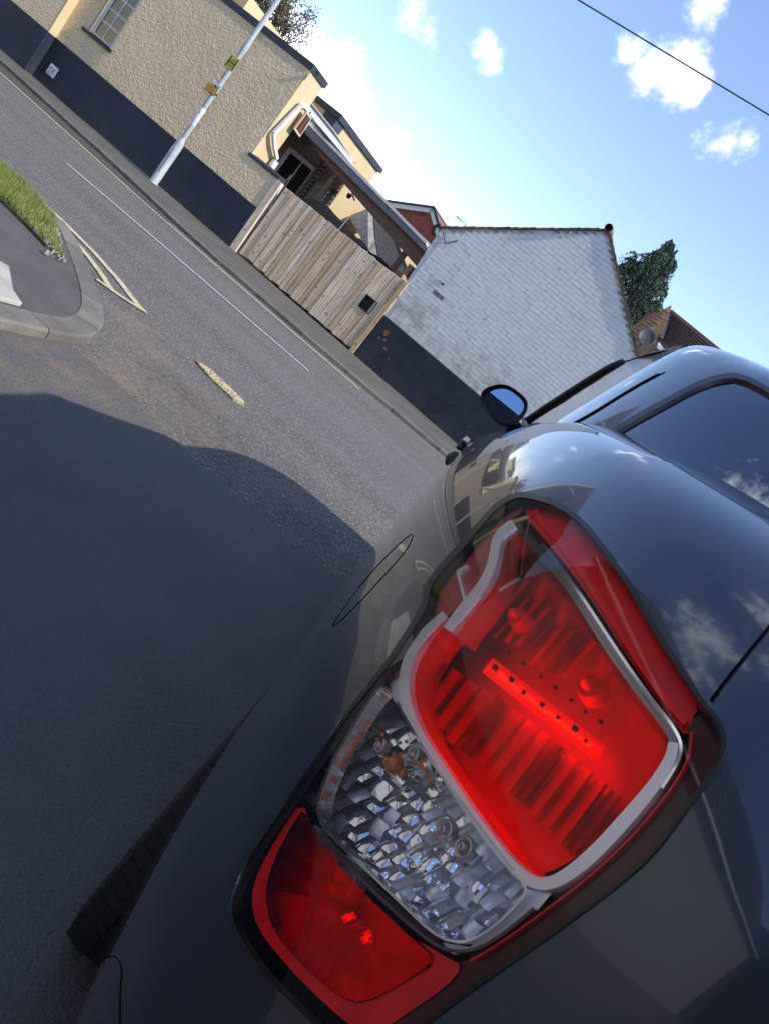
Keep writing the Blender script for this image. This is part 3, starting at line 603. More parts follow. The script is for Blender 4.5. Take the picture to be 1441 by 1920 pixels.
barge(g0, ga, .14, d3, h3); barge(ga, (g2[0]+.25, g2[1]-.2), .14, d3, h3)
barge((g0[0], g0[1]+.05), (ga[0], ga[1]+.05), .06, d3-.03, h3, 'roof_edge', slate_m); barge((ga[0], ga[1]+.05), (g2[0]+.25, g2[1]-.15), .06, d3-.03, h3, 'roof_edge', slate_m)
MB().slab([(g0[0]-.4,d3-.05,g0[1]-.2),(ga[0],d3-.05,ga[1]),(ga[0],d3+4,ga[1]),(g0[0]-.4,d3+4,g0[1]-.2)], [(g0[0]-.4,d3-.05,g0[1]-.15),(ga[0],d3-.05,ga[1]+.05),(ga[0],d3+4,ga[1]+.05),(g0[0]-.4,d3+4,g0[1]-.15)]).build('roof', slate_m, h3)
# --- painted brick building with gable to the street
h4 = T('outbuilding', 'whitewashed brick gable with navy painted foot right of the timber gate', 'building', (12.4, 2, 0))
EAV, APX, EAVR = (10.03, 2.76), (12.4, 4.42), (14.80, 2.66)
base_poly = [(10.2,.95),(14.80,.95),EAVR,APX,EAV]
wcol = pm('whitewashed_mortar', (.66,.675,.67), rough=.9, var=.25, vscale=5, bump=.3, bscale=60, bdist=.003)
MB().wallpoly(base_poly, .012, .35).build('wall', wcol, h4)
MB().box(10.25, 14.75, .35, 6, 0, 2.66).build('rear_wall', wcol, h4)
MB().wallpoly([(10.24,-.1),(14.80,-.1),(14.80,.955),(10.20,.955)], -.010, .34).build('plinth', navy_w, h4)
pe = pm('bare_brick_patch', (.28,.13,.09), rough=.9, var=.6, vscale=25)
for (x, z, w, h) in ((10.45,.74,.10,.11),(10.50,.62,.07,.06),(10.62,.50,.10,.05),(10.40,.58,.05,.05),(10.78,.40,.05,.03)):
    q = [(x+w*.5*math.cos(a)*(.7+.5*rng.random()), z+h*.6*math.sin(a)*(.7+.5*rng.random())) for a in np.linspace(0, 6.28, 11)[:-1]]
    MB().wallpoly(q, -.012, -.005).build('peeled_patch', pe, h4)
# whitewashed bricks: stains follow the wall
wb = pm('whitewashed_brick', (.72,.73,.72), rough=.75, vscale=2.6, col2=(.655,.665,.665), bump=.6, bscale=22, bdist=.010, rnd=.035, vdetail=10, bump2=.5, b2scale=90, b2dist=.004, speck=(11, .70, (.42,.43,.40)))
wb2 = pm('stained_whitewashed_brick', (.69,.70,.67), rough=.8, vscale=6, col2=(.46,.46,.38), contrast=(.38,.72), bump=.6, bscale=22, bdist=.010, rnd=.07, vdetail=10)
wb3 = pm('mossy_bare_brick', (.20,.19,.13), rough=.9, var=.4, vscale=10, bump=.5, bscale=40, bdist=.006, rnd=.2)
BL, BH = .238, .0765; msh = {k: [brick_mesh(w, BH-.003, .0065+dv) for w in (BL-.004, BL/2-.004) for dv in (.0, .0015)] for k in 'abc'}
for k, mt in zip('abc', (wb, wb2, wb3)):
    for q in msh[k]: q.materials.append(mt)
z = .958; row = 0; br = []
rr = np.random.default_rng(12)
while z < 4.40:
    x = 10.05+(0, BL*.5)[row % 2]-.0
    while x < 14.78:
        corners = [(x, z), (x+BL, z), (x, z+BH), (x+BL, z+BH)]
        ok = [inpoly(a+(.004 if a == x else -.004), b, base_poly) for a, b in corners]
        if all(ok): br.append((x, z, 0))
        elif ok[0] and ok[2] and inpoly(x+BL/2, z+BH, base_poly): br.append((x, z, 1))
        elif ok[1] and ok[3] and inpoly(x+BL/2, z+BH, base_poly): br.append((x+BL/2, z, 1))
        x += BL
    z += BH; row += 1
def stain(x, z):
    q = 1.0*math.exp(-((z-1.25)/.33)**2)*(.55+.45*math.sin(x*3.1+1)+.2*math.sin(x*9)); p = rr.random()
    if (10.6 < x < 11.05 and 1.95 < z < 2.12 and False): return 'c'
    return 'b' if p < q*.75 else 'a'
br.sort(key=lambda b: (b[0] > 13.4)+0*(b[1]))
cnt = 0; rest = MB()
for (x, z, half) in br:
    k = stain(x, z)
    if abs(x-10.72) < .3 and abs(z-1.80) < .05: k = 'c' if rr.random() < .6 else 'b'
    if cnt < 298 and x < 13.2 and (cnt < 298):
        pass
    br_i = (x, z, half, k)
    if z < 2.9 and 10.0 < x < 12.6 and cnt < 298 and (z > .9):
        me = msh[k][half*2+(cnt % 2)]; o = place('brick', me, h4); o.location = Vector((x+.0035, .012+rr.uniform(-.001, .0015), z+.003))-h4.base; o.rotation_euler = (0, rr.normal(0, .006), 0); cnt += 1
    else:
        o_ = len(rest.v); w = (BL if not half else BL/2)-.005; dv = rr.uniform(-.001, .002); tz = rr.normal(0, .001)
        rest.slab([(x+.0025,.012,z+.002+tz),(x+.0025+w,.012,z+.002-tz),(x+.0025+w,.012,z+BH-.002-tz),(x+.0025,.012,z+BH-.002+tz)][::-1], [(x+.0065,.0055-dv,z+.006+tz),(x+w,.0055-dv,z+.006-tz),(x+w,.0055-dv,z+BH-.006-tz),(x+.0065,.0055-dv,z+BH-.006+tz)][::-1])
rest.build('brickwork', wb, h4, kind='stuff')
for m_ in (wb, wb2): add_stain(m_, [(10.7,0,.45,1.25),(11.3,0,.4,1.1),(11.9,0,.5,1.15),(12.6,0,.5,1.2),(13.2,0,.4,1.3),(10.4,0,.3,1.9)], (.36,.36,.26), 1.3, 7, .40, .72); add_stain(m_, [(10.6,0,.35,2.1),(11.3,0,.5,2.9),(12.3,0,.7,2.5),(13.2,0,.6,3.1),(12.4,0,.6,3.9)], (.50,.53,.55), .8, 5, .45, .8)
for m_ in (navy, navy_w): add_stain(m_, [(x_,0,.45,.0) for x_ in np.arange(.5, 15, .62)], (.10,.09,.08), .8, 9, .35, .8)
# verge tiles along both slopes
tile_m = pm('old_clay_tile', (.17,.115,.09), rough=.9, var=.5, vscale=14, rnd=.3, bump=.4, bscale=50)
def verge(p, q, n):
    p, q = np.array(p), np.array(q); L = np.linalg.norm(q-p); d = (q-p)/L; nn_ = np.array([-d[1], d[0]]); nn_ = nn_ if nn_[1] > 0 else -nn_
    for i in range(n):
        a = p+d*(L*i/n-.01); b = p+d*(L*(i+1)/n+.012); j = rr.uniform(-.006, .006); lift = .012
        quad = [a+nn_*(.000+j), b+nn_*(lift+j), b+nn_*(lift+.035+j), a+nn_*(.035+j)]
        MB().wallpoly([tuple(v) for v in quad], -.022+rr.uniform(-.004, .004), .20).build('verge_tile', tile_m, h4)
        if rr.random() < .8: c = (a+b)/2-nn_*.02; MB().box(c[0]-.05, c[0]+.05, -.012, .02, c[1]-.016, c[1]+.018).build('mortar_fillet', pm('grey_mortar', (.25,.23,.20), rough=.95, rnd=.3) if 'grey_mortar' not in MATS else MATS['grey_mortar'], h4)
verge(EAV, APX, 19); verge((EAVR[0]+.05, EAVR[1]-.03), APX, 21)
MB().lathe([(.07,-.12),(.08,.0),(.07,.35)], (APX[0],-.0,APX[1]+.03), (0,1,0), 12).build('ridge_tile', tile_m, h4, smooth=True)
for sgn, E_ in ((0, EAV), (1, EAVR)):
    MB().slab([(E_[0],.0,E_[1]),(APX[0],.0,APX[1]),(APX[0],6.2,APX[1]),(E_[0],6.2,E_[1])], [(E_[0],.0,E_[1]+.045),(APX[0],.0,APX[1]+.045),(APX[0],6.2,APX[1]+.045),(E_[0],6.2,E_[1]+.045)]).build('roof', tile_m, h4)
MB().tube([(10.0,-.05,2.80),(9.93,-.03,2.72),(9.95,.05,2.60)], .035, 8).build('gutter_end', near_black, h4)
m = MB(); m.tube([(10.12,-.012,2.73),(10.28,-.02,2.60),(10.42,-.012,2.78)], .010, 5); m.build('bracket', near_black, h4)
m = MB(); m.box(9.96, 10.06, .02, .3, 1.75, 1.95); m.build('broken_corner', pe, h4)
for (x, z, w, h) in ((10.62,2.05,.06,.03),(10.68,2.02,.05,.035),(11.9,3.95,.05,.12)):
    MB().box(x, x+w, -.006, .02, z, z+h).build('old_hole', near_black if w < .06 and h < .1 else wb2, h4)
# --- timber gate
gt = T('gate', 'wide pale timber gate of vertical knotty boards with a small black opening', 'gate', (8.6, .05, 0))
wood = bpy.data.materials.new('knotty_pine'); wood.use_nodes = True; t_ = wood.node_tree; N_ = t_.nodes; Lk = t_.links; p_ = N_['Principled BSDF']; p_.inputs['Roughness'].default_value = .8
oi = N_.new('ShaderNodeObjectInfo'); tcn = N_.new('ShaderNodeTexCoord'); ad = N_.new('ShaderNodeVectorMath'); ad.operation = 'ADD'; Lk.new(tcn.outputs['Object'], ad.inputs[0]); sc_ = N_.new('ShaderNodeVectorMath'); sc_.operation = 'SCALE'; sc_.inputs['Scale'].default_value = 40
cb_ = N_.new('ShaderNodeCombineXYZ'); Lk.new(oi.outputs['Random'], cb_.inputs[0]); Lk.new(oi.outputs['Random'], cb_.inputs[2]); Lk.new(cb_.outputs[0], sc_.inputs[0]); Lk.new(sc_.outputs[0], ad.inputs[1])
mp = N_.new('ShaderNodeMapping'); mp.inputs['Scale'].default_value = (22, 22, 1.6); Lk.new(ad.outputs[0], mp.inputs[0]); n1_ = N_.new('ShaderNodeTexNoise'); n1_.inputs['Scale'].default_value = 1.6; n1_.inputs['Detail'].default_value = 6; Lk.new(mp.outputs[0], n1_.inputs['Vector'])
mp2 = N_.new('ShaderNodeMapping'); mp2.inputs['Scale'].default_value = (9, 1, 5.2); Lk.new(ad.outputs[0], mp2.inputs[0]); vo = N_.new('ShaderNodeTexVoronoi'); vo.inputs['Scale'].default_value = 1.0; Lk.new(mp2.outputs[0], vo.inputs['Vector'])
mr = N_.new('ShaderNodeMapRange'); mr.inputs['From Min'].default_value = .07; mr.inputs['From Max'].default_value = .17; mr.inputs['To Min'].default_value = 1; mr.inputs['To Max'].default_value = 0; Lk.new(vo.outputs['Distance'], mr.inputs['Value'])
cr = N_.new('ShaderNodeValToRGB'); Lk.new(n1_.outputs['Fac'], cr.inputs[0]); E2 = cr.color_ramp.elements; E2[0].position = .3; E2[0].color = (.50,.34,.21,1); E2[1].position = .72; E2[1].color = (.84,.65,.43,1)
mx1 = N_.new('ShaderNodeMix'); mx1.data_type = 'RGBA'; Lk.new(mr.outputs[0], mx1.inputs['Factor']); Lk.new(cr.outputs[0], mx1.inputs['A']); mx1.inputs['B'].default_value = (.075,.042,.025,1)
hs_ = N_.new('ShaderNodeHueSaturation'); m3 = N_.new('ShaderNodeMapRange'); m3.inputs['To Min'].default_value = .78; m3.inputs['To Max'].default_value = 1.16; Lk.new(oi.outputs['Random'], m3.inputs['Value']); Lk.new(m3.outputs[0], hs_.inputs['Value'])
m4 = N_.new('ShaderNodeMath'); m4.operation = 'MULTIPLY_ADD'; m4.inputs[1].default_value = -.4; m4.inputs[2].default_value = 1.15; Lk.new(oi.outputs['Random'], m4.inputs[0]); Lk.new(m4.outputs[0], hs_.inputs['Saturation']); Lk.new(mx1.outputs['Result'], hs_.inputs['Color']); Lk.new(hs_.outputs[0], p_.inputs['Base Color'])
bp = N_.new('ShaderNodeBump'); bp.inputs['Strength'].default_value = .35; bp.inputs['Distance'].default_value = .004; Lk.new(n1_.outputs['Fac'], bp.inputs['Height']); Lk.new(bp.outputs[0], p_.inputs['Normal'])
NP = 30; xs_ = np.linspace(7.10, 10.10, NP+1)
for i in range(NP):
    x0, x1 = xs_[i]+.0012, xs_[i+1]-.0012; zt = 1.585+.055*i/NP+rr.uniform(-.008, .008); zb = .10+rr.uniform(-.02, .012); dd = rr.uniform(-.004, .004); tilt = rr.normal(0, .003)
    def pl(xa, xb, za, zb_): return MB().slab([(xa,.02+dd,za),(xb,.02+dd,za),(xb+tilt,.02+dd,zb_),(xa+tilt,.02+dd,zb_)][::-1], [(xa,-.006+dd,za),(xb,-.002+dd,za),(xb+tilt,-.002+dd,zb_),(xa+tilt,-.006+dd,zb_)][::-1])
    if 9.70 < (x0+x1)/2 < 9.95:
        pl(x0, x1, zb, .79).build('board', wood, gt, bevel=.003); pl(x0, x1, 1.04, zt).build('board', wood, gt, bevel=.003)
    else: pl(x0, x1, zb, zt).build('board', wood, gt, bevel=.003)
MB().slab([(6.88,-.03,.02),(7.045,-.03,.02),(7.045,.08,.02),(6.88,.08,.02)], [(6.86,-.03,1.60),(7.00,-.03,1.60),(7.00,.08,1.60),(6.86,.08,1.60)]).build('gate_post', wood, gt, bevel=.006)
MB().box(10.09, 10.19, -.02, .08, .02, 1.66).build('gate_post', wood, gt, bevel=.006)
for z in (.35, .9, 1.42): MB().box(7.1, 9.68, .024, .07, z-.05, z+.05).build('rail', wood, gt)
MB().box(9.70, 9.95, .05, .075, .77, 1.06).build('hatch_backing', near_black, gt)
MB().box(9.69, 9.705, -.02, .05, .78, 1.05).box(9.945, 9.96, -.02, .05, .78, 1.05).box(9.705, 9.945, -.02, .05, 1.035, 1.05).box(9.705, 9.945, -.02, .05, .78, .795).build('hatch_frame', pm('black_metal', (.012,.012,.014), rough=.5), gt)
MB().box(9.705, 9.945, .0, .01, .895, .905).build('hatch_bar', pm('dark_blue_bar', (.03,.035,.06), rough=.6), gt)
yard = MB().box(4, 10.2, .3, 9, -.1, .055); structure('yard', yard, pm('yard_concrete', (.18,.17,.16), rough=.95, var=.3))
# --- tiled houses on the right
h5 = T('house', 'tiled house roof with orange tile-hung gable beyond the whitewashed building', 'house', (14.5, 8, 0))
D5 = 7.5
def q5(px, d=D5): return W(px, d)
apx, rgt, low, lft, mid, = q5([(1259,571),(1368,660),(1235,672),(1203,690),(1190,625)])
tilehung = pm('orange_hung_tile', (.30,.185,.105), rough=.85, var=.3, vscale=12, rnd=.15)
browntile = pm('brown_roof_tile', (.115,.082,.075), rough=.85, var=.35, vscale=9, rnd=.12)
knee = q5([(1236,637)])[0]
A5 = np.array([apx[0], D5, apx[1]]); K5 = np.array([knee[0], D5-.0, knee[1]]); L5 = np.array([q5([(1180,650)])[0][0], D5+.6, q5([(1180,650)])[0][1]])
lowl = q5([(1200,720)])[0]
gable = [(apx[0], apx[1]), (knee[0], knee[1]), (lowl[0]+.3, lowl[1]-.6), (lft[0]-1.2, lowl[1]-.6), (lft[0]-1.0, mid[1]-.15)]
MB().wallpoly(gable, D5+.02, D5+.3).build('gable', tilehung, h5)
# hung tiles as courses
m = MB(); zc = gable[2][1]; k = 0
while zc < apx[1]-.05:
    x = gable[3][0]+(k % 2)*.06
    while x < apx[0]:
        if inpoly(x+.06, zc+.04, gable) and inpoly(x+.02, zc+.08, gable): m.slab([(x,D5+.02,zc),(x+.115,D5+.02,zc),(x+.115,D5+.02,zc+.10),(x,D5+.02,zc+.10)][::-1], [(x,D5-.02,zc),(x+.115,D5-.02,zc),(x+.115,D5+.012,zc+.10),(x,D5+.012,zc+.10)][::-1])
        x += .12
    zc += .095; k += 1
m.build('hung_tiles', tilehung, h5, kind='stuff')
# main roof slope facing right-front: rows of tiles from apex down
B5 = np.array([rgt[0]+1.0, D5+.3, q5([(1441,722)])[0][1]]); 
Ab = A5+np.array([3.2, 1.2, -.0]); 
ridge0 = A5; ridge1 = np.array([q5([(1352,646)])[0][0], D5, q5([(1352,646)])[0][1]]); eave0 = K5; eave1 = np.array([q5([(1330,760)])[0][0], D5, q5([(1330,760)])[0][1]])
nrow = 13
slope_back = np.array([0, .9, 0])
R0, R1 = ridge0+slope_back, ridge1+(ridge1-ridge0)*.6+slope_back
E0, E1 = eave0, eave1
MB().slab([tuple(R0-(0,0,.05)),tuple(R1-(0,0,.05)),tuple(E1-(0,0,.05)),tuple(E0-(0,0,.05))], [tuple(R0),tuple(R1),tuple(E1),tuple(E0)]).build('roof', browntile, h5)
for i in range(nrow):
    t0, t1 = i/nrow, (i+1)/nrow
    ncol = 22
    a, b = R0*(1-t0)+E0*t0, R1*(1-t0)+E1*t0; c, d = R0*(1-t1)+E0*t1, R1*(1-t1)+E1*t1
    up = np.array([0, -.045, .05])
    for j in range(ncol):
        s0, s1 = (j+.04+(i % 2)*.5)/ncol, (j+.96+(i % 2)*.5)/ncol
        if s1 > 1: continue
        q = [a*(1-s0)+b*s0, a*(1-s1)+b*s1, c*(1-s1)+d*s1, c*(1-s0)+d*s0]
        MB().slab([tuple(p) for p in q], [tuple(q[0]+up*.1), tuple(q[1]+up*.1), tuple(q[2]+up), tuple(q[3]+up)]).build('roof_tile', browntile, h5)
m = MB(); m.bar(tuple(R0), tuple(E0+np.array([0,-.04,.02])), .10, .07); m.build('verge', slate_m, h5)
m = MB(); m.bar(tuple(R0+(0,0,.02)), tuple(R1+(0,0,.02)), .14, .10); m.build('ridge', browntile, h5)
m = MB(); f0, f1 = q5([(1232,650),(1290,702)]); m.bar((f0[0],D5-.12,f0[1]), (f1[0],D5-.12,f1[1]), .10, .10); m.build('gutter', white_p, h5)
MB().box(gable[3][0]+.1, rgt[0], D5+.3, D5+3, 0, min(4.6, apx[1]-1)).build('wall', pm('dark_brown_brick', (.16,.09,.05), rough=.9, var=.3), h5)
h6 = T('house', 'small dark red tiled roof peeping out between conifer and tile-hung gable', 'house', (13, 11, 0)); u0, u1, u2 = W([(1222,590),(1246,588),(1190,640)], 10.5)
MB().slab([(u0[0]-.1,10.5,u0[1]),(u1[0],10.5,u1[1]),(u1[0]+.4,10.5,u2[1]-1.2),(u2[0]-.6,10.5,u2[1]-1.2)], [(u0[0]-.1,11,u0[1]),(u1[0],11,u1[1]),(u1[0]+.4,11,u2[1]-1.2),(u2[0]-.6,11,u2[1]-1.2)]).build('roof', pm('red_clay_roof', (.24,.11,.085), rough=.9, var=.4, vscale=9), h6)
# satellite dish on the back of the whitewashed building
ds = T('satellite_dish', 'dark grey satellite dish beside the gable verge', 'satellite dish', (13.9, 1.2, 3.2)); q = wq([(1212,631)], 1.2)[0]
n_ = np.array([.12, -.95, .28]); n_ /= np.linalg.norm(n_); c = Vector(q)
MB().lathe([(.001,.045),(.07,.040),(.13,.024),(.168,.002),(.172,-.002),(.168,-.006),(.13,.016),(.07,.032),(.001,.037)], c, -n_, 32).build('dish', pm('dark_dish', (.055,.057,.075), rough=.5), ds, smooth=True)
MB().tube([c+Vector(n_)*-.03+Vector((.02,0,-.05)), c+Vector(n_)*.10+Vector((.05,0,-.05))], .007, 6).lathe([(.012,0),(.014,.04),(.001,.045)], c+Vector(n_)*.10+Vector((.05,0,-.05)), (0,-1,.2), 10).build('feed_arm', pm('dish_grey', (.12,.12,.14), rough=.5), ds)
MB().tube([c+Vector((0,.05,0)), c+Vector((.0,.15,-.5)), (14.3,1.2,2.6)], .016, 6).build('mast', near_black, ds)
# tv aerial on the rear ridge
ta = T('aerial', 'thin television aerial poking above the left verge of the whitewashed gable', 'aerial', (10.4, 3, 2.8)); e = wq([(855,405),(872,421),(850,399),(862,402)], 3.0)
MB().tube([e[0], e[1], (e[1][0], 3.0, 2.4)], .010, 5).build('mast', near_black, ta); m = MB()
for k in range(5): p = lerp(e[0], e[1], k*.18); m.tube([(p[0]-.10,2.95,p[2]-.06),(p[0]+.10,3.05,p[2]+.06)], .004, 4)
m.build('elements', near_black, ta, kind='stuff')
# --- lamp post with signs
lpst = T('lamp_post', 'pale blue-grey street lamp post rising in front of the cream house', 'lamp post', (4.95, -.34, 0))
pc = pm('pale_blue_grey_paint', (.40,.45,.48), rough=.55, var=.22, vscale=9, vdetail=8, speck=(30,.73,(.12,.09,.07)))
X, Y_ = 4.955, -.34
MB().lathe([(.098,-.05),(.098,.05),(.086,.07),(.086,.92),(.080,.965),(.056,1.04),(.050,1.06)], (X, Y_, 0), (0,0,1), 20).build('base_column', pc, lpst, smooth=True)
o = MB().box(X-.045, X+.045, Y_-.094, Y_-.080, .30, .84).build('access_door', pc, lpst, bevel=.004)
MB().lathe([(.050,1.05),(.050,2.9),(.062,3.05),(.062,3.12),(.050,3.2),(.044,6.2)], (X, Y_, 0), (0,0,1), 20).build('shaft', pc, lpst, smooth=True)
MB().tube([(X,Y_,6.15),(X,Y_-.1,6.5),(X,Y_-.5,6.7),(X,Y_-1.1,6.75)], .035, 10).build('bracket_arm', pc, lpst, smooth=True); MB().box(X-.12, X+.12, Y_-1.7, Y_-1.05, 6.68, 6.82).build('lantern', pm('lantern_grey', (.35,.36,.37), rough=.5), lpst, bevel=.03)
wr = pm('pale_wrap', (.62,.66,.80), rough=.4, var=.12, vscale=14)
MB().lathe([(.0515,1.36),(.053,1.365),(.053,1.60),(.0515,1.605)], (X, Y_, 0), (0,0,1), 20).build('sticker_band', wr, lpst, smooth=True); MB().lathe([(.0515,1.615),(.054,1.62),(.054,1.72),(.0515,1.725)], (X, Y_, 0), (0,0,1), 20).build('sticker_band', pm('white_wrap', (.74,.73,.70), rough=.5), lpst, smooth=True)
dk = pm('peeled_dark', (.05,.055,.05), rough=.8)
for (z0, z1, a) in ((1.76, 2.02, -.9), (2.33, 2.50, -.7)):
    V = []; 
    for z in np.linspace(z0, z1, 6):
        for t in np.linspace(-.35, .35, 5): w_k = math.sin(math.pi*(z-z0)/(z1-z0))**.5+.05; V.append((X+.0512*math.sin(a+t*w_k), Y_-.0512*math.cos(a+t*w_k), z))
    MB().add(V, [(j*5+i, j*5+i+1, (j+1)*5+i+1, (j+1)*5+i) for j in range(5) for i in range(4)]).build('scar', dk, lpst)
ys = T('hydrant_sign', 'square yellow plate with a black H high on the lamp post', 'sign', (X, -.42, 2.68)); yl = pm('sign_yellow', (.62,.52,.10), rough=.45, var=.12, vscale=9); bk = pm('sign_black', (.012,.012,.012), rough=.5)
MB().box(X-.115, X+.125, Y_-.075, Y_-.066, 2.56, 2.82).build('plate', yl, ys, bevel=.003)
yy_ = Y_-.0765
MB().box(X-.085, X-.063, yy_-.003, yy_, 2.585, 2.795).build('letter_stroke', bk, ys); MB().box(X+.072, X+.094, yy_-.003, yy_, 2.585, 2.795).build('letter_stroke', bk, ys); MB().box(X-.062, X+.071, yy_-.003, yy_, 2.679, 2.70).build('letter_stroke', bk, ys)
ol = pm('olive_figure', (.26,.24,.03), rough=.5); MB().box(X-.022, X+.034, yy_-.002, yy_, 2.725, 2.765).build('figure_mark', ol, ys); MB().box(X-.022, X+.034, yy_-.002, yy_, 2.61, 2.65).build('figure_mark', ol, ys)
MB().box(X-.055, X+.055, Y_-.066, Y_+.05, 2.66, 2.69).build('clip', near_black, ys)
os_ = T('notice_sign', 'small orange landscape notice below the H plate on the lamp post', 'sign', (X, -.42, 2.08)); og = pm('sign_orange', (.66,.36,.04), rough=.5, var=.12, vscale=16)
o = MB().box(X-.185, X+.085, Y_-.075, Y_-.066, 2.01, 2.17).build('border', bk, os_, bevel=.015, seg=3); o = MB().box(X-.175, X+.075, Y_-.079, Y_-.0755, 2.02, 2.16).build('plate', og, os_, bevel=.002)
for k, (a, b, z0, z1) in enumerate(((-.15,-.125,2.10,2.12),(-.09,-.075,2.115,2.13),(-.03,.0,2.105,2.115),(-.12,-.06,2.055,2.063),(-.04,.045,2.045,2.053),(-.06,.05,2.03,2.037),(-.10,.02,2.085,2.092))): MB().box(X+a, X+b, Y_-.0815, Y_-.0793, z0, z1).build('print_line', pm('faded_brown_print', (.30,.13,.02), rough=.6) if k == 0 else MATS['faded_brown_print'], os_)
MB().box(X-.10, X+.115, Y_-.070, Y_-.056, 2.175, 2.235).build('upper_plate', pm('grey_white_plate', (.62,.66,.74), rough=.4), os_, bevel=.004); MB().box(X-.02, X+.0, Y_-.085, Y_-.065, 2.16, 2.20).box(X+.03, X+.05, Y_-.085, Y_-.065, 2.16, 2.19).build('bolt', bk, os_)
MB().box(X-.05, X+.05, Y_-.066, Y_+.05, 2.05, 2.09).build('clip', near_black, os_)
# overhead cable
cw = rays([(1040,-27),(1441,215),(1560,292)]); pts = [CO+r*(60/np.linalg.norm(r)*1.0) for r in cw]; ob = MB().tube([tuple(pts[0]+(pts[0]-pts[1])*.5), tuple(pts[0]), tuple(pts[1]), tuple(pts[2])], .045, 6).build('overhead_cable', near_black, None, WORLD, None); ob['label'] = 'single black overhead cable crossing the sky at top right'; ob['category'] = 'cable'
# ================================================================== trees
bark = pm('bark', (.09,.07,.05), rough=.95, var=.4, vscale=10)
def leafcloud(c, n, pts, size, seed):
    r = np.random.default_rng(seed); V = np.zeros((n*4, 3)); P = pts(r, n)
    a = r.normal(size=(n, 3)); a /= np.linalg.norm(a, axis=1, keepdims=True); b = np.cross(a, r.normal(size=(n, 3))); b /= np.linalg.norm(b, axis=1, keepdims=True); s = r.uniform(.5, 1.2, (n, 1))*size
    V[0::4] = P-a*s; V[1::4] = P-b*s*.55; V[2::4] = P+a*s; V[3::4] = P+b*s*.55
    return V, [(4*i, 4*i+1, 4*i+2, 4*i+3) for i in range(n)]
# broadleaf with thin spring foliage behind the cream house
tr = T('tree', 'sparse spring tree showing above the cream house roof', 'tree', (-2.2, 10, 0)); r = np.random.default_rng(2)
MB().tube([(-2.2,10,0),(-2.25,10,3),(-2.1,10,5)], [.22,.18,.10], 10).build('trunk', bark, tr, smooth=True)
m = MB(); tips = []
cc_ = np.array(wq([(512,10)], 10)[0])
for i in range(70):
    q = cc_+r.normal(0, 1, 3)*np.array([.52,.7,.42]); s = np.array([-2.15, 10, 4+r.uniform(0, .8)]); mid_ = (s+q)/2+r.normal(0, .2, 3); m.tube([s, mid_, q], [.035,.02,.006], 4, False); tips.append(q)
m.build('branches', bark, tr, kind='stuff')
tips = np.array(tips)
def ptl(r, n): k = r.integers(0, len(tips), n); return tips[k]+r.normal(0, .17, (n, 3))
V, F = leafcloud(cc_, 5200, ptl, .05, 4); MB().add(V, F).build('crown', pm('spring_leaves', (.13,.11,.065), rough=.8, var=.5, vscale=2), tr, kind='stuff', fixn=False)
# conifer with drooping sprays
cf = T('conifer', 'dark green conifer with drooping sprays behind the whitewashed gable', 'tree', (11.6, 14, 0))
tp_ = np.array(wq([(1255,452)], 14)[0]); rt = np.array(wq([(1206,600)], 14)[0])
MB().tube([(rt[0], 14, 0), (rt[0], 14, rt[2]), tuple(tp_-(0,0,.3))], [.3,.2,.03], 8).build('trunk', bark, cf, smooth=True)
rgt_prof = np.array([(1257,450),(1266,468),(1270,490),(1260,510),(1256,540),(1245,556),(1240,575),(1228,590),(1215,612),(1200,640)])
lft_prof = np.array([(1252,455),(1240,474),(1216,486),(1188,492),(1162,494),(1158,510),(1162,540),(1170,570),(1180,610),(1192,650)])
def cfp(r, n):
    k = r.uniform(0, 1, n)**.8*9; i = np.minimum(k.astype(int), 8); f = (k-i)[:, None]; L = lft_prof[i]*(1-f)+lft_prof[i+1]*f; Rr = rgt_prof[i]*(1-f)+rgt_prof[i+1]*f
    t = r.uniform(-.02, 1.0, n)[:, None]; px = L*(1-t)+Rr*t; w = np.array(W(px, 14)); d = 14+r.normal(0, .55, n)*np.minimum(1, k/3+.2); 
    return np.stack([w[:, 0], d, w[:, 1]], -1)
# drooping sprays: strings of scale leaves from cluster points
r = np.random.default_rng(11); C = cfp(r, 620); V = []; F = []
for c in C:
    dirx = r.normal(0, .35); diry = r.normal(0, .35)
    for s in range(9):
        L = r.uniform(.16, .42); a = r.uniform(0, 6.28); rr_ = .20*min(1, .25+.75*(tp_[2]-c[2])/1.2); ox, oy = math.cos(a)*rr_, math.sin(a)*rr_
        for k in range(5):
            t = k/4; p = c+np.array([ox*t+dirx*L*t, oy*t+diry*L*t, .08*t-1.35*L*t*t])+r.normal(0, .012, 3); w = .038*(1-.5*t); k0 = len(V); b = r.normal(0, 1, 3); b /= np.linalg.norm(b)
            V += [p-b*w, p+np.array([0, 0, -.05])+np.cross(b, [0, 0, 1])*w*.5, p+b*w, p+np.array([0, 0, .045])]; F.append((k0, k0+1, k0+2, k0+3))
MB().add(V, F).build('crown', pm('conifer_sprays', (.018,.042,.032), rough=.75, col2=(.034,.070,.038), vscale=2.5, contrast=(.4,.6)), cf, kind='stuff', fixn=False)
# small hedge tops beyond, keeps the horizon closed
hg = pm('hedge_leaves', (.05,.08,.03), rough=.8, var=.5, vscale=2)
def hedge(lab, x0, x1, d, h, seed):
    def p(r, n): x = r.uniform(x0, x1, n); return np.stack([x, d+r.normal(0, .8, n), r.uniform(0, 1, n)**.6*(h+.5*np.sin(x*1.3+seed))], -1)
    V, F = leafcloud(None, 9000, p, .16, seed); o = MB().add(V, F).build('hedge', hg, None, STREET, None, kind='stuff', fixn=False); o['label'] = lab; o['category'] = 'hedge'
hedge('far green hedge line hidden behind the houses on the left', -40, -10, 6, 3, 1); hedge('far green hedge line beyond the right hand roofs', 19, 50, 12, 3.2, 2)
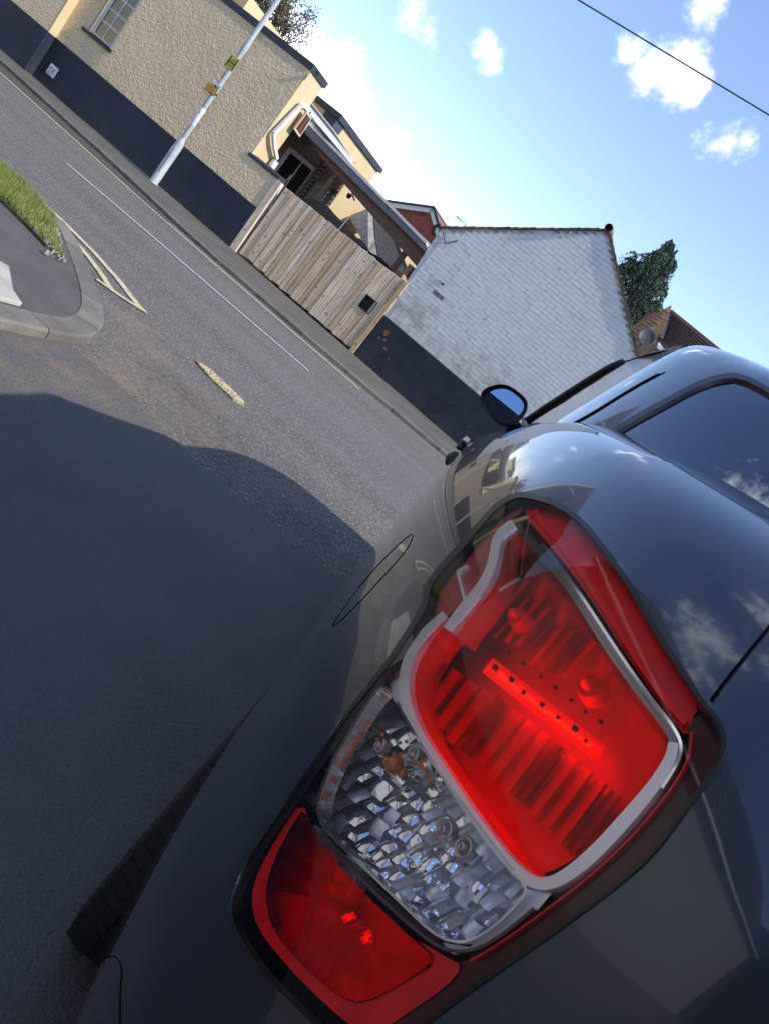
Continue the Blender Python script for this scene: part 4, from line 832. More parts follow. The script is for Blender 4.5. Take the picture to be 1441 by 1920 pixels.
# ================================================================== the parked car
XC = .87
def catmull(tab, w):
    tab = np.asarray(tab, float); n = len(tab); w = np.clip(w, 0, n-1-1e-9); i = np.floor(w).astype(int); t = (w-i)[..., None]
    p0 = tab[np.clip(i-1, 0, n-1)]; p1 = tab[i]; p2 = tab[np.clip(i+1, 0, n-1)]; p3 = tab[np.clip(i+2, 0, n-1)]
    m1 = (p2-p0)/2; m2 = (p3-p1)/2
    return (2*t**3-3*t**2+1)*p1+(t**3-2*t**2+t)*m1+(-2*t**3+3*t**2)*p2+(t**3-t**2)*m2
#          z     x0    y0    a    b    n   yfront
BODY = [(.24,  .09, .52, .45, 1.10, 2.4, 4.70),
        (.32,  .025,.405,.48, 1.15, 2.4, 4.80),
        (.45, -.005,.345,.50, 1.20, 2.4, 4.86),
        (.60, -.018,.325,.50, 1.20, 2.4, 4.87),
        (.74, -.022,.335,.50, 1.20, 2.45,4.86),
        (.90, -.038,.362,.50, 1.20, 2.5, 4.83),
        (1.05,-.036,.380,.50, 1.20, 2.5, 4.80),
        (1.17,-.026,.400,.50, 1.20, 2.5, 4.76),
        (1.26, .002,.435,.50, 1.18, 2.5, 4.70),
        (1.325,.040,.500,.50, 1.10, 2.5, 4.62),
        (1.365,.095,.590,.48, 1.00, 2.5, 4.50),
        (1.385,.165,.700,.45, .90, 2.5, 4.36),
        (1.390,.250,.820,.42, .80, 2.5, 4.20)]
GH = [(1.22, .035,.68, .48,.66, 1.62, 3.72),
      (1.30, .052,.71, .47,.65, 1.62, 3.56),
      (1.38, .078,.75, .46,.63, 1.62, 3.40),
      (1.46, .106,.81, .45,.61, 1.65, 3.24),
      (1.53, .134,.87, .44,.59, 1.65, 3.09),
      (1.570,.160,.94, .42,.58, 1.70, 2.97),
      (1.594,.196,1.03,.40,.56, 1.75, 2.85),
      (1.606,.250,1.12,.38,.55, 1.8, 2.72),
      (1.612,.325,1.23,.34,.52, 1.9, 2.58),
      (1.615,.410,1.36,.28,.50, 2.0, 2.42)]
def drop(y): return np.interp(y, [0, .9, 1.2, 1.5, 2, 2.5, 3, 3.6, 4.2, 4.7], [0, 0, .012, .04, .085, .118, .145, .18, .27, .38])
def rise(y): return np.interp(y, [0, 1.3, 1.6, 1.9, 2.2, 2.5, 2.9, 3.3], [-.03, -.012, .004, .020, .034, .040, .034, .0])
class Surf:
    def __init__(s, tab, af, bf, zadd, kw, bulge):
        s.tab = tab; s.af = af; s.bf = bf; s.zadd = zadd; s.kw = kw; s.W = len(tab)-1; s.bulge = bulge
    def pos(s, u, w):
        u = np.asarray(u, float); w = np.asarray(w, float); P = catmull(s.tab, w)
        z, x0, y0, a, b, n, yf = [P[..., i] for i in range(7)]
        cx = x0+a; cy = y0+b; fy = yf-s.bf
        psi = np.clip(u-2, 0, 1)*math.pi/2; c, sn = np.cos(psi), np.sin(psi); k = (c**n+sn**n)**(-1/n)
        x = cx-a*c*k; y = cy-b*sn*k
        m = u > 3; x = np.where(m, cx+(XC-cx)*(u-3), x)
        m = (u < 2) & (u >= 1); t = 2-u; ys = cy+(fy-cy)*t; y = np.where(m, ys, y); x = np.where(m, x0-s.bulge*np.sin(np.clip(t, 0, 1)*math.pi)*.9, x)
        m = u < 1; t = np.clip((1-u)*2, 0, 1)*math.pi/2; c, sn = np.cos(t), np.sin(t); k = (c**2.5+sn**2.5)**(-1/2.5)
        x = np.where(m, x0+s.af-s.af*c*k, x); y = np.where(m, fy+s.bf*sn*k, y)
        m = u < .5; x = np.where(m, x0+s.af+(XC-x0-s.af)*(1-u*2), x)
        k = s.kw(w)
        return np.stack([x, y, z+k*s.zadd(y)], -1)
    def nrm(s, u, w):
        e = 2e-3; du = s.pos(u+e, w)-s.pos(u-e, w)
        w1 = np.clip(w+e*6, 0, s.W); w0 = np.clip(w-e*6, 0, s.W); dw = s.pos(u, w1)-s.pos(u, w0)
        n = np.cross(dw, du); n /= np.linalg.norm(n, axis=-1, keepdims=True)+1e-12
        ref = s.pos(u, w)-np.array([XC, 2.6, .9]); ref[..., 2] *= .6; ref[..., 1] *= .35
        sg = np.sign(np.sum(n*ref, -1, keepdims=True)); sg[sg == 0] = 1
        return n*sg
    def off(s, u, w, d): return s.pos(u, w)-s.nrm(u, w)*np.asarray(d)[..., None]
    def solve(s, fun, tgt, ur, wr, key=None):
        """invert a 2-D function of the surface for many targets"""
        tgt = np.atleast_2d(np.asarray(tgt, float))
        if not hasattr(s, '_g'): s._g = {}
        kk = (key, ur, wr)
        if key is None or kk not in s._g:
            uu, ww = np.meshgrid(np.linspace(*ur, 70), np.linspace(*wr, 44)); uu = uu.ravel(); ww = ww.ravel()
            s._g[kk] = (uu, ww, fun(uu, ww))
        uu, ww, g = s._g[kk]
        d2 = (tgt**2).sum(1)[:, None]+(g**2).sum(1)[None]-2*tgt@g.T
        i = np.argmin(d2, 1); u = uu[i].copy(); w = ww[i].copy(); u0, w0 = u.copy(), w.copy()
        for _ in range(10):
            f0 = fun(u, w)-tgt; e = 1e-4
            fu = (fun(u+e, w)-f0-tgt)/e; fw = (fun(u, w+e)-f0-tgt)/e
            det = fu[:, 0]*fw[:, 1]-fu[:, 1]*fw[:, 0]; det = np.where(np.abs(det) < 1e-9, 1e-9, det)
            du = (f0[:, 0]*fw[:, 1]-f0[:, 1]*fw[:, 0])/det; dw = (fu[:, 0]*f0[:, 1]-fu[:, 1]*f0[:, 0])/det
            u = np.clip(u-np.clip(du, -.06, .06), ur[0], ur[1]); w = np.clip(w-np.clip(dw, -.5, .5), wr[0], wr[1])
        bad = ((fun(u, w)-tgt)**2).sum(-1) > ((fun(u0, w0)-tgt)**2).sum(-1)
        u[bad] = u0[bad]; w[bad] = w0[bad]
        return u, w
    def px(s, pts, d=0, ur=(1.5, 3.6), wr=None):
        wr = wr or (0.0, s.W)
        dd = np.zeros(1)+d
        return s.solve(lambda u, w: proj(s.off(u, w, np.broadcast_to(dd, u.shape))), pts, ur, wr, round(float(d)*100))
body = Surf(BODY, .45, .8, lambda y: -drop(y), lambda w: np.clip((w-4)/5, 0, 1)**1.3, .026)
gh = Surf(GH, .13, .13, rise, lambda w: np.clip((w-1)/3, 0, 1), 0.0)

def cdt(grid, outer, holes, mind):
    """triangulate grid points + outline loops; faces inside outer and outside holes"""
    g = np.asarray(grid, float)
    keep = np.ones(len(g), bool)
    if outer is not None: keep &= inside(g, outer) & (segdist(g, outer) > mind)
    for h in holes: keep &= ~inside(g, h) & (segdist(g, h) > mind)
    g = g[keep]; V = [Vector(p) for p in g]; E_ = []
    for L in ([outer] if outer is not None else [])+list(holes):
        o = len(V); V += [Vector(p) for p in L]; E_ += [(o+i, o+(i+1) % len(L)) for i in range(len(L))]
    r = delaunay_2d_cdt(V, E_, [], 0, 1e-7); v = np.array([tuple(q) for q in r[0]]); f = np.array([t for t in r[2] if len(t) == 3])
    c = v[f].mean(1); k = np.ones(len(f), bool)
    if outer is not None: k &= inside(c, outer)
    for h in holes: k &= ~inside(c, h)
    return v, f[k]
def mesh_n(name, P, F, Nn, mat, t=None, part=None, thick=0, label=None, kind=None):
    """mesh with analytic normals; optional thickness inwards"""
    base = np.array(t.base) if t else np.zeros(3)
    P = np.asarray(P)-base; F = [tuple(int(i) for i in f) for f in F]; Nn = np.asarray(Nn)
    a, b, c = P[F[0][0]], P[F[0][1]], P[F[0][2]]
    fa = np.array(F)
    cr = np.cross(P[fa[:, 1]]-P[fa[:, 0]], P[fa[:, 2]]-P[fa[:, 0]]); flip = (cr*Nn[fa[:, 0]]).sum(1) < 0
    fa[flip] = fa[flip][:, ::-1]
    F = [tuple(int(i) for i in f) for f in fa]; normals = [tuple(n) for n in Nn]
    if thick:
        # closed rim + back
        from collections import Counter
        ec = Counter()
        for f in F:
            for i in range(3): ec[(f[i], f[(i+1) % 3])] += 1
        bd = [e for e in ec if (e[1], e[0]) not in ec]
        n = len(P); P = np.concatenate([P, P-Nn*thick]); F2 = [tuple(i+n for i in f[::-1]) for f in F]
        rim = [(e[1], e[0], e[0]+n, e[1]+n) for e in bd]; nF = len(F); F = F+F2+rim
        me = bpy.data.meshes.new(name); me.from_pydata([tuple(p) for p in P], [], F); me.materials.append(mat)
        me.shade_smooth()
        ln = []
        for pi, pl in enumerate(me.polygons):
            for vi in pl.vertices:
                if pi < nF: ln.append(normals[vi])
                else: ln.append((0, 0, 0))
        try: me.normals_split_custom_set([l if any(l) else me.polygons[0].normal*0 for l in ln])
        except Exception: pass
    else:
        me = bpy.data.meshes.new(name); me.from_pydata([tuple(p) for p in P], [], F); me.materials.append(mat)
        me.shade_smooth(); me.normals_split_custom_set_from_vertices(normals)
    o = bpy.data.objects.new(name, me); COL.objects.link(o)
    if part is not None: o.parent = part
    elif t is not None: o.parent = t.o
    if label: o['label'] = label
    if kind: o['kind'] = kind
    return o
def patch(surf, name, poly, mat, t, part=None, d=0, step=14, smooth=2, holes=(), bow=0, thick=0, ur=(1.5, 3.6), wr=None, bulge=None, **k):
    """a piece of the car's skin: outline given as seen in the photo, laid onto the surface (d inside it)"""
    o = chaikin(poly, smooth) if smooth else np.asarray(poly, float)
    o = dens(o, step); hs = [dens(chaikin(h, smooth) if smooth else np.asarray(h, float), step) for h in holes]
    x0, y0 = o.min(0); x1, y1 = o.max(0)
    gx, gy = np.meshgrid(np.arange(x0, x1, step), np.arange(y0, y1, step)); g = np.stack([gx.ravel(), gy.ravel()], -1)
    v, f = cdt(g, o, hs, step*.45)
    dd = np.full(len(v), float(d))
    if bulge: dd = dd-bulge(v, o)
    u, w = surf.solve(lambda u, w: proj(surf.off(u, w, dd if len(u) == len(dd) else np.full(len(u), float(d)))), v, ur, wr or (0.0, surf.W), None)
    P = surf.off(u, w, dd); Nn = surf.nrm(u, w)
    if bulge:
        Nn = vert_normals(P, f, Nn)
    return mesh_n(name, P, f, Nn, mat, t, part, thick, **k)
def vert_normals(P, f, ref):
    N = np.zeros_like(P); c = np.cross(P[f[:, 1]]-P[f[:, 0]], P[f[:, 2]]-P[f[:, 0]])
    s = np.sign((c*ref[f[:, 0]]).sum(1, keepdims=True)); c = c*s
    for i in range(3): np.add.at(N, f[:, i], c)
    return N/(np.linalg.norm(N, axis=1, keepdims=True)+1e-12)
def ribbon(surf, name, line, wid, mat, t, part=None, d=-.001, height=.004, closed=False, smooth=2, step=10, ur=(1.5, 3.6), wr=None, prof='round', wids=None, **k):
    """a raised strip along a line on the surface: a bar with real thickness"""
    L = chaikin(line, smooth, closed) if smooth else np.asarray(line, float); L = dens(L, step, closed)
    n = len(L); T_ = np.roll(L, -1, 0)-np.roll(L, 1, 0)
    if not closed: T_[0] = L[1]-L[0]; T_[-1] = L[-1]-L[-2]
    T_ /= np.linalg.norm(T_, axis=1, keepdims=True)+1e-9; Nn = np.stack([-T_[:, 1], T_[:, 0]], -1)
    wd = np.full(n, float(wid)) if wids is None else np.interp(np.linspace(0, 1, n), np.linspace(0, 1, len(wids)), wids)
    offs = [(-.5, 1.), (-.36, .0), (.36, .0), (.5, 1.)] if prof == 'round' else [(-.5, 1.), (-.5, 0.), (.5, 0.), (.5, 1.)]
    if prof == 'bevel': offs = [(-.55, 1.), (-.50, .08), (-.40, 0.), (.40, 0.), (.50, .08), (.55, 1.)]
    rows = []
    for (a, h) in offs:
        q = L+Nn*(a*wd)[:, None]; u, w = surf.px(q, d, ur, wr); rows.append(surf.off(u, w, np.full(n, d+h*height)))
    m = len(offs); V = np.concatenate(rows); F = []
    for r in range(m-1):
        for i in range(n if closed else n-1):
            j = (i+1) % n; F.append((r*n+i, r*n+j, (r+1)*n+j, (r+1)*n+i))
    if not closed:
        F += [tuple(r*n for r in range(m)), tuple(r*n+n-1 for r in range(m))[::-1]]
    base = np.array(t.base) if t else np.zeros(3)
    me = bpy.data.meshes.new(name); me.from_pydata([tuple(p) for p in V-base], [], F)
    bm = bmesh.new(); bm.from_mesh(me); bmesh.ops.recalc_face_normals(bm, faces=bm.faces); bm.to_mesh(me); bm.free()
    me.materials.append(mat)
    if prof != 'flat':
        for i, pl in enumerate(me.polygons): pl.use_smooth = True
        me.set_sharp_from_angle(angle=R_(38))
    o = bpy.data.objects.new(name, me); COL.objects.link(o)
    if part is not None: o.parent = part
    elif t is not None: o.parent = t.o
    for kk, v in k.items(): o[kk] = v
    return o

# ---- materials of the car
paint = pm('slate_metallic_paint', (.046, .058, .080), rough=.26, metal=.85, spec=.5, coat=1, coatr=.03, bump=.006, bscale=900, bdist=.0006, bdetail=1, speck=(260, .745, (.15, .16, .17)))
trim = pm('black_trim', (.012, .012, .013), rough=.45, spec=.4)
gasket = pm('black_seal', (.008, .008, .010), rough=.3, spec=.5)
seam_m = pm('panel_gap', (.004, .004, .005), rough=.9, spec=.05)
tyre_m = pm('tyre_rubber', (.018, .018, .02), rough=.75, spec=.35, bump=.5, bscale=180, bdist=.002, var=.3, vscale=20)
glassd = pm('privacy_glass', (.17, .19, .22), rough=.0, metal=1)
chrome = pm('chrome', (.78, .79, .82), rough=.06, metal=1)
satin = pm('satin_silver', (.88, .89, .92), rough=.34, metal=.35)
mirror_m = pm('mirror_glass', (.22, .32, .46), rough=.0, metal=1)

car = T('parked_car', 'slate grey car seen from its rear left corner with the red tail lamp close up', 'car', (XC, 2.6, 0), WORLD)

# outline of the tail lamp in the photo
OUT = [(984,926),(1050,946),(1093,980),(1135,1032),(1182,1099),(1230,1184),(1286,1269),(1322,1325),(1347,1351),(1359,1390),(1349,1428),(1316,1471),(1269,1537),(1219,1604),(1153,1662),(1075,1720),(977,1790),(880,1857),(790,1925),(700,1990),(650,1978),(587,1917),(488,1822),(436,1736),(432,1693),(466,1607),(552,1482),(634,1358),(724,1245),(767,1180),(797,1132),(797,1112),(810,1080),(876,1008),(899,981),(928,948),(958,930)]
LO = dens(chaikin(OUT, 1), 22)
LUR, LWR = (2.05, 3.3), (2.0, 10.0)
lu, lw = body.px(LO, 0, LUR, LWR)
def arch(yc, zc, r, ur, n=30):
    a = np.linspace(0, 2*math.pi, n, endpoint=False)
    tgt = np.stack([yc+r*np.cos(a), np.maximum(zc+r*np.sin(a), .262)], -1)
    u, w = body.solve(lambda u, w: body.pos(u, w)[..., 1:], tgt, ur, (0, 7))
    return np.stack([u, w*.1], -1)
WH_Y, WF_Y, WH_Z, WH_R = 1.42, 4.0, .345, .345
ul = np.concatenate([np.linspace(0, .5, 6)[:-1], np.linspace(.5, 1, 14)[:-1], np.linspace(1, 2, 46)[:-1], np.linspace(2, 3, 90)[:-1], np.linspace(3, 4, 16)])
wl = np.linspace(0, body.W, 73)
def body_mesh():
    gu, gw = np.meshgrid(ul[1:-1], wl[1:-1]*.1); g = np.stack([gu.ravel(), gw.ravel()], -1)
    W1 = body.W*.1
    outer = np.array([(u, 0) for u in ul]+[(4, w*.1) for w in wl[1:]]+[(u, W1) for u in ul[::-1][1:]]+[(0, w*.1) for w in wl[::-1][1:-1]])
    holes = [np.stack([lu, lw*.1], -1), arch(WH_Y, .34, .375, (1.5, 2.9)), arch(WF_Y, .34, .375, (.5, 2.0))]
    v, f = cdt(g, outer+0, holes, .006)
    u, w = v[:, 0], v[:, 1]*10
    P = body.pos(u, w); Nn = body.nrm(u, w)
    return P, f, Nn
P, f, Nn = body_mesh()
# deck that closes the body (bonnet ahead of the windscreen, under the roof elsewhere)
du = ul; top = body.pos(du, np.full(len(du), body.W)); ntop = body.nrm(du, np.full(len(du), body.W))
rows = [top]; nr = [ntop]
for k in (.12, .3, .55, .8, 1.0):
    q = top.copy(); q[:, 0] = top[:, 0]+(XC-top[:, 0])*k; q[:, 1] = top[:, 1]+(np.clip(top[:, 1], 1.2, 4.0)-top[:, 1])*k; q[:, 2] += .03*math.sin(k*math.pi/2)*(top[:, 1] > 3.3); rows.append(q)
    nr.append(np.broadcast_to(np.array([-.1*(1-k), .05, 1.]), top.shape))
DP = np.concatenate(rows); DN = np.concatenate(nr); DF = []
n = len(du)
for r in range(len(rows)-1):
    for i in range(n-1):
        DF += [(r*n+i, r*n+i+1, (r+1)*n+i+1), (r*n+i, (r+1)*n+i+1, (r+1)*n+i)]
o0 = len(P); P2 = np.concatenate([P, DP]); N2 = np.concatenate([Nn, DN]); F2 = np.concatenate([f, np.array(DF)+o0])
# right-hand half
M = P2*np.array([-1, 1, 1])+np.array([2*XC, 0, 0]); MN = N2*np.array([-1, 1, 1])
P3 = np.concatenate([P2, M]); N3 = np.concatenate([N2, MN]); F3 = np.concatenate([F2, F2[:, ::-1]+len(P2)])
shell = mesh_n('body', P3, F3, N3, paint, car)
# greenhouse
QG = [(1124,828),(1150,806),(1195,779),(1240,755),(1300,722),(1345,706),(1385,702),(1441,730),(1480,758),(1505,800),(1515,860),(1500,960),(1441,992),(1300,945),(1190,892),(1140,860)]
qg = dens(chaikin(QG, 1), 16)
GUR, GWR = (1.3, 3.4), (0.3, 6.5)
qu, qw = gh.px(qg, 0, GUR, GWR)
def yz_loop(surf, pts, ur, wr, step=.05):
    q = dens(pts, step); u, w = surf.solve(lambda u, w: surf.pos(u, w)[..., 1:], q, ur, wr); return u, w
DG = [(2.16,1.275),(1.98,1.38),(1.66,1.565),(2.2,1.60),(2.8,1.60),(3.02,1.52),(3.28,1.39),(3.46,1.25),(2.8,1.255)]
dgu, dgw = yz_loop(gh, DG, (.97, 2.3), (.05, 6.0))
hw = [(u, .12+.0*u) for u in ()]
def gh_mesh():
    u_ = np.concatenate([np.linspace(0, .5, 8)[:-1], np.linspace(.5, 1, 8)[:-1], np.linspace(1, 2, 40)[:-1], np.linspace(2, 3, 70)[:-1], np.linspace(3, 4, 16)])
    w_ = np.linspace(0, gh.W, 55); gu, gw = np.meshgrid(u_[1:-1], w_[1:-1]*.1); g = np.stack([gu.ravel(), gw.ravel()], -1)
    outer = np.array([(u, 0) for u in u_]+[(4, w*.1) for w in w_[1:]]+[(u, gh.W*.1) for u in u_[::-1][1:]]+[(0, w*.1) for w in w_[::-1][1:-1]])
    v, f = cdt(g, outer, [np.stack([qu, qw*.1], -1), np.stack([dgu, dgw*.1], -1)], .006)
    u, w = v[:, 0], v[:, 1]*10; P = gh.pos(u, w); N = gh.nrm(u, w)
    tp = gh.pos(u_, np.full(len(u_), gh.W)); c = tp.copy(); c[:, 0] = XC; c[:, 1] = np.clip(tp[:, 1], 1.7, 2.4); c[:, 2] = 1.63+rise(c[:, 1])
    n = len(u_); o0 = len(P); F = list(map(tuple, f))
    for i in range(n-1): F += [(o0+i, o0+i+1, o0+n+i+1), (o0+i, o0+n+i+1, o0+n+i)]
    P = np.concatenate([P, tp, c]); N = np.concatenate([N, np.broadcast_to([0, 0, 1.], (2*n, 3))])
    return P, np.array(F), N
P, f, Nn = gh_mesh()
M = P*np.array([-1, 1, 1])+np.array([2*XC, 0, 0]); MN = Nn*np.array([-1, 1, 1])
roof = mesh_n('roof', np.concatenate([P, M]), np.concatenate([f, f[:, ::-1]+len(P)]), np.concatenate([Nn, MN]), paint, car)
patch(gh, 'quarter_window', QG, glassd, car, d=.004, step=12, smooth=1, ur=GUR, wr=GWR)
ribbon(gh, 'window_seal', QG, 13, gasket, car, d=-.001, height=.006, closed=True, smooth=1, ur=GUR, wr=GWR)
def yz_patch(surf, name, u, w, mat, d, t, mirror=True):
    loop = np.stack([u, w*.1], -1); x0, y0 = loop.min(0); x1, y1 = loop.max(0)
    gx, gy = np.meshgrid(np.linspace(x0, x1, 30), np.linspace(y0, y1, 14)); v, f = cdt(np.stack([gx.ravel(), gy.ravel()], -1), loop, [], .008)
    U, Wv = v[:, 0], v[:, 1]*10; P = surf.off(U, Wv, np.full(len(U), d)); N = surf.nrm(U, Wv)
    o = mesh_n(name, P, f, N, mat, t)
    if mirror: mesh_n(name, P*np.array([-1, 1, 1])+np.array([2*XC, 0, 0]), f[:, ::-1], N*np.array([-1, 1, 1]), mat, t)
    return o
yz_patch(gh, 'door_window', dgu, dgw, glassd, .004, car)
# black trims along the top and bottom of the door glass, and the roof rail
for zt, off_, r in ((1.585, .0, .006), (1.262, .0, .009)):
    yy = np.linspace(1.72 if zt > 1.5 else 1.9, 3.0 if zt > 1.5 else 3.45, 24)
    u, w = gh.solve(lambda u, w: gh.pos(u, w)[..., 1:], np.stack([yy, zt+rise(yy)*(zt > 1.5)*.9], -1), (.97, 2.3), (.02, 7))
    Pp = gh.off(u, w, np.full(len(u), -.002)); MB().tube([tuple(p) for p in Pp], r, 8).build('window_trim', trim, car, smooth=True)
yy = np.linspace(1.85, 3.0, 26); u, w = gh.solve(lambda u, w: gh.pos(u, w)[..., 1:], np.stack([yy, 1.602+rise(yy)], -1), (.97, 2.6), (3, 8))
Pp = gh.off(u, w, -.008*np.sin(np.linspace(0.05, math.pi-.05, 26))**.35); MB().tube([tuple(p) for p in Pp], .011, 8).build('roof_rail', trim, car, smooth=True)
# A pillar trims and centre pillar
for yb, yt in ((2.72, 2.62),):
    q = np.linspace([yb, 1.27], [yt, 1.60], 12); u, w = gh.solve(lambda u, w: gh.pos(u, w)[..., 1:], q, (.97, 2.3), (.02, 7)); Pp = gh.off(u, w, np.full(len(u), -.001))
    MB().tube([tuple(p) for p in Pp], .012, 6).build('door_pillar', trim, car, smooth=True)
ribbon(gh, 'pillar_gap', [(1030,815),(1096,783),(1178,731),(1240,697),(1290,673)], 5, seam_m, car, d=-.0012, height=.003, ur=(1.0, 3.0), wr=(.5, 7))
# windscreen and tailgate glass
def uv_patch(surf, name, u0, u1, w0, w1, mat, d, t, nu=24, nw=14, both=True, **k):
    gu, gw = np.meshgrid(np.linspace(u0, u1, nu), np.linspace(w0, w1, nw)); U, Wv = gu.ravel(), gw.ravel()
    P = surf.off(U, Wv, np.full(len(U), d)); N = surf.nrm(U, Wv); F = []
    for r in range(nw-1):
        for c in range(nu-1): a = r*nu+c; F += [(a, a+1, a+nu+1), (a, a+nu+1, a+nu)]
    F = np.array(F)
    if both:
        P = np.concatenate([P, P*np.array([-1, 1, 1])+np.array([2*XC, 0, 0])]); N = np.concatenate([N, N*np.array([-1, 1, 1])]); F = np.concatenate([F, F[:, ::-1]+nu*nw])
    return mesh_n(name, P, F, N, mat, t, **k)
uv_patch(gh, 'windscreen', 0, .62, .8, 5.6, glassd, -.003, car)
uv_patch(gh, 'tailgate_window', 2.93, 4, 1.2, 4.9, glassd, -.003, car)
# spoiler over the tailgate
sp = MB(); gu = np.linspace(2.50, 4, 20); a = gh.pos(gu, np.full(20, 5.2)); b = gh.pos(gu, np.full(20, 6.4)); c = a.copy(); c[:, 1] -= .11; c[:, 2] += .012
V = []; Fq = []
for L in (b+np.array([0, .05, .006]), b*.3+a*.7+np.array([0, -.05, .032]), c+np.array([0, 0, .018]), c, a+np.array([0, 0, -.012])): V += [tuple(p) for p in L]
for r in range(4):
    for i in range(19): Fq.append((r*20+i, r*20+i+1, (r+1)*20+i+1, (r+1)*20+i))
Fq.append((0, 20, 40, 60, 80))
V2 = [(2*XC-x, y, z) for x, y, z in V]
sp.add(V, Fq); sp.add(V2, Fq); sp.build('roof_spoiler', paint, car, smooth=False)

# ---- seams and fittings on the skin
ribbon(body, 'tailgate_gap', [(1333,1312),(1352,1286),(1395,1232),(1441,1176),(1480,1128),(1500,1098)], 9, seam_m, car, d=-.0012, height=.004, ur=(2.1, 3.9), wr=(2, 12))
ribbon(body, 'fuel_flap_gap', [(776,997),(754,1013),(722,1044),(688,1082),(660,1116),(636,1152),(618,1180),(645,1158),(684,1118),(722,1076),(752,1042),(768,1020)], 1.7, seam_m, car, d=-.0004, height=.0008, closed=True, smooth=1, step=8, ur=(1.6, 2.8), wr=(2, 9))
ribbon(body, 'bumper_gap', [(190,1803),(196,1796),(215,1791),(229,1812),(224,1859),(224,1925),(226,1990)], 3, seam_m, car, d=-.0006, height=.002, ur=(2.34, 3.0), wr=(1.7, 6), step=6)
# door handle
hb = MB()
hp = [(-.052, 2.19, 1.062), (-.085, 2.21, 1.066), (-.088, 2.40, 1.075), (-.054, 2.44, 1.075)]
hb.slab([(-.025,2.52,1.00),(-.070,2.52,1.008),(-.082,2.52,1.035),(-.070,2.52,1.062),(-.025,2.52,1.066)], [(-.02,2.78,1.01),(-.058,2.78,1.016),(-.066,2.78,1.036),(-.058,2.78,1.055),(-.02,2.78,1.06)])
hb.build('door_handle', pm('dark_handle', (.02,.025,.032), rough=.3, coat=.5), car, bevel=.007, seg=2)
hb = MB(); hb.bar((-.080, 3.12, 1.035), (-.084, 3.32, 1.04), .026, .045); hb.bar((-.03, 3.14, 1.035), (-.08, 3.14, 1.035), .03, .03); hb.build('door_handle', paint, car, bevel=.006, seg=2)

# door mirror
def mpt(x, y, Y):
    r = rays([(x, y)])[0]; t = Y/r[1]; return tuple(CO+r*t)
mo = [(898,752),(901,735),(909,727),(925,721),(940,719),(958,724),(984,744),(990,757),(987,773),(975,789),(960,798),(944,801),(933,796),(905,768)]
mg = [(906,758),(911,741),(920,733),(936,728),(953,730),(975,747),(982,758),(980,770),(966,784),(949,792),(933,792),(920,778)]
MY = 2.95
def ring(px, Y, sc=1, c=None):
    P = np.array([mpt(x, y, Y) for x, y in chaikin(px, 1)]); cc = P.mean(0) if c is None else c; Q = cc+(P-cc)*sc; return [tuple(q) for q in Q]
mb = MB(); r0 = ring(mg, MY+.012, 1.02); r1 = ring(mo, MY, .985); r2 = [tuple(np.array(p)+np.array([0, .02, 0])) for p in ring(mo, MY, 1.0)]
r3 = [tuple(np.array(p)+np.array([0, .07, 0])) for p in ring(mo, MY, .93)]; r4 = [tuple(np.array(p)+np.array([0, .105, 0])) for p in ring(mo, MY, .70)]; r5 = [tuple(np.array(p)+np.array([0, .118, 0])) for p in ring(mo, MY, .35)]
rg = [(len(r0), r0), (len(r1), r1)]
mb.slab(r1, r2); mb2 = MB()
nn = len(r1); V = r1+r2+r3+r4+r5; Fq = [((k*nn)+i, k*nn+(i+1) % nn, (k+1)*nn+(i+1) % nn, (k+1)*nn+i) for k in range(4) for i in range(nn)]+[tuple(range(4*nn, 5*nn))]
hs = MB().add(V, Fq).build('mirror_housing', paint, car, smooth=True)
# black bezel between housing edge and glass
g1 = [mpt(x, y, MY+.004) for x, y in chaikin(mo, 1)]; gc = np.array(g1).mean(0)
gl = [mpt(x, y, MY+.010) for x, y in chaikin(mg, 1)]; zc_ = np.mean([p[2] for p in gl]); xc_ = np.mean([p[0] for p in gl]); gl = [(p[0], p[1]+(p[2]-zc_)*.17-(p[0]-xc_)*.05, p[2]) for p in gl]
import itertools
def loop_fill(name, outer, inner, mat, t, part=None):
    A = np.array(outer); B = np.array(inner); k = len(A); V = [tuple(p) for p in A]+[tuple(p) for p in B]
    # match by angle round the common centre
    c = B.mean(0); ang = lambda p: math.atan2(p[2]-c[2], p[0]-c[0])
    oa = sorted(range(len(A)), key=lambda i: ang(A[i])); ia = sorted(range(len(B)), key=lambda i: ang(B[i])); F = []
    m = 72; O = []; I = []
    def at(P, idx, a):
        angs = [ang(P[i]) for i in idx]; 
        for j in range(len(idx)):
            a0 = angs[j]; a1 = angs[(j+1) % len(idx)]+(2*math.pi if j == len(idx)-1 else 0); aa = a if a >= angs[0] else a+2*math.pi
            if a0 <= aa <= a1: tt = (aa-a0)/(a1-a0+1e-9); return P[idx[j]]*(1-tt)+P[idx[(j+1) % len(idx)]]*tt
        return P[idx[0]]
    for i in range(m):
        a = -math.pi+2*math.pi*(i+.5)/m; O.append(at(A, oa, a)); I.append(at(B, ia, a))
    V = [tuple(p) for p in O+I]; F = [(i, (i+1) % m, m+(i+1) % m, m+i) for i in range(m)]
    o = MB().add(V, F).build(name, mat, t, smooth=True); 
    if part is not None: o.parent = part; o.matrix_world = Matrix.Identity(4)
    return o
loop_fill('mirror_bezel', r1, gl, trim, car)
MB().add(gl, [tuple(range(len(gl)))]).build('mirror_glass', mirror_m, car, fixn=False)
MB().tube([mpt(966, 796, MY+.05), (.03, 3.02, 1.20), (.07, 3.08, 1.19)], [.028, .026, .034], 12).build('mirror_arm', trim, car, smooth=True)

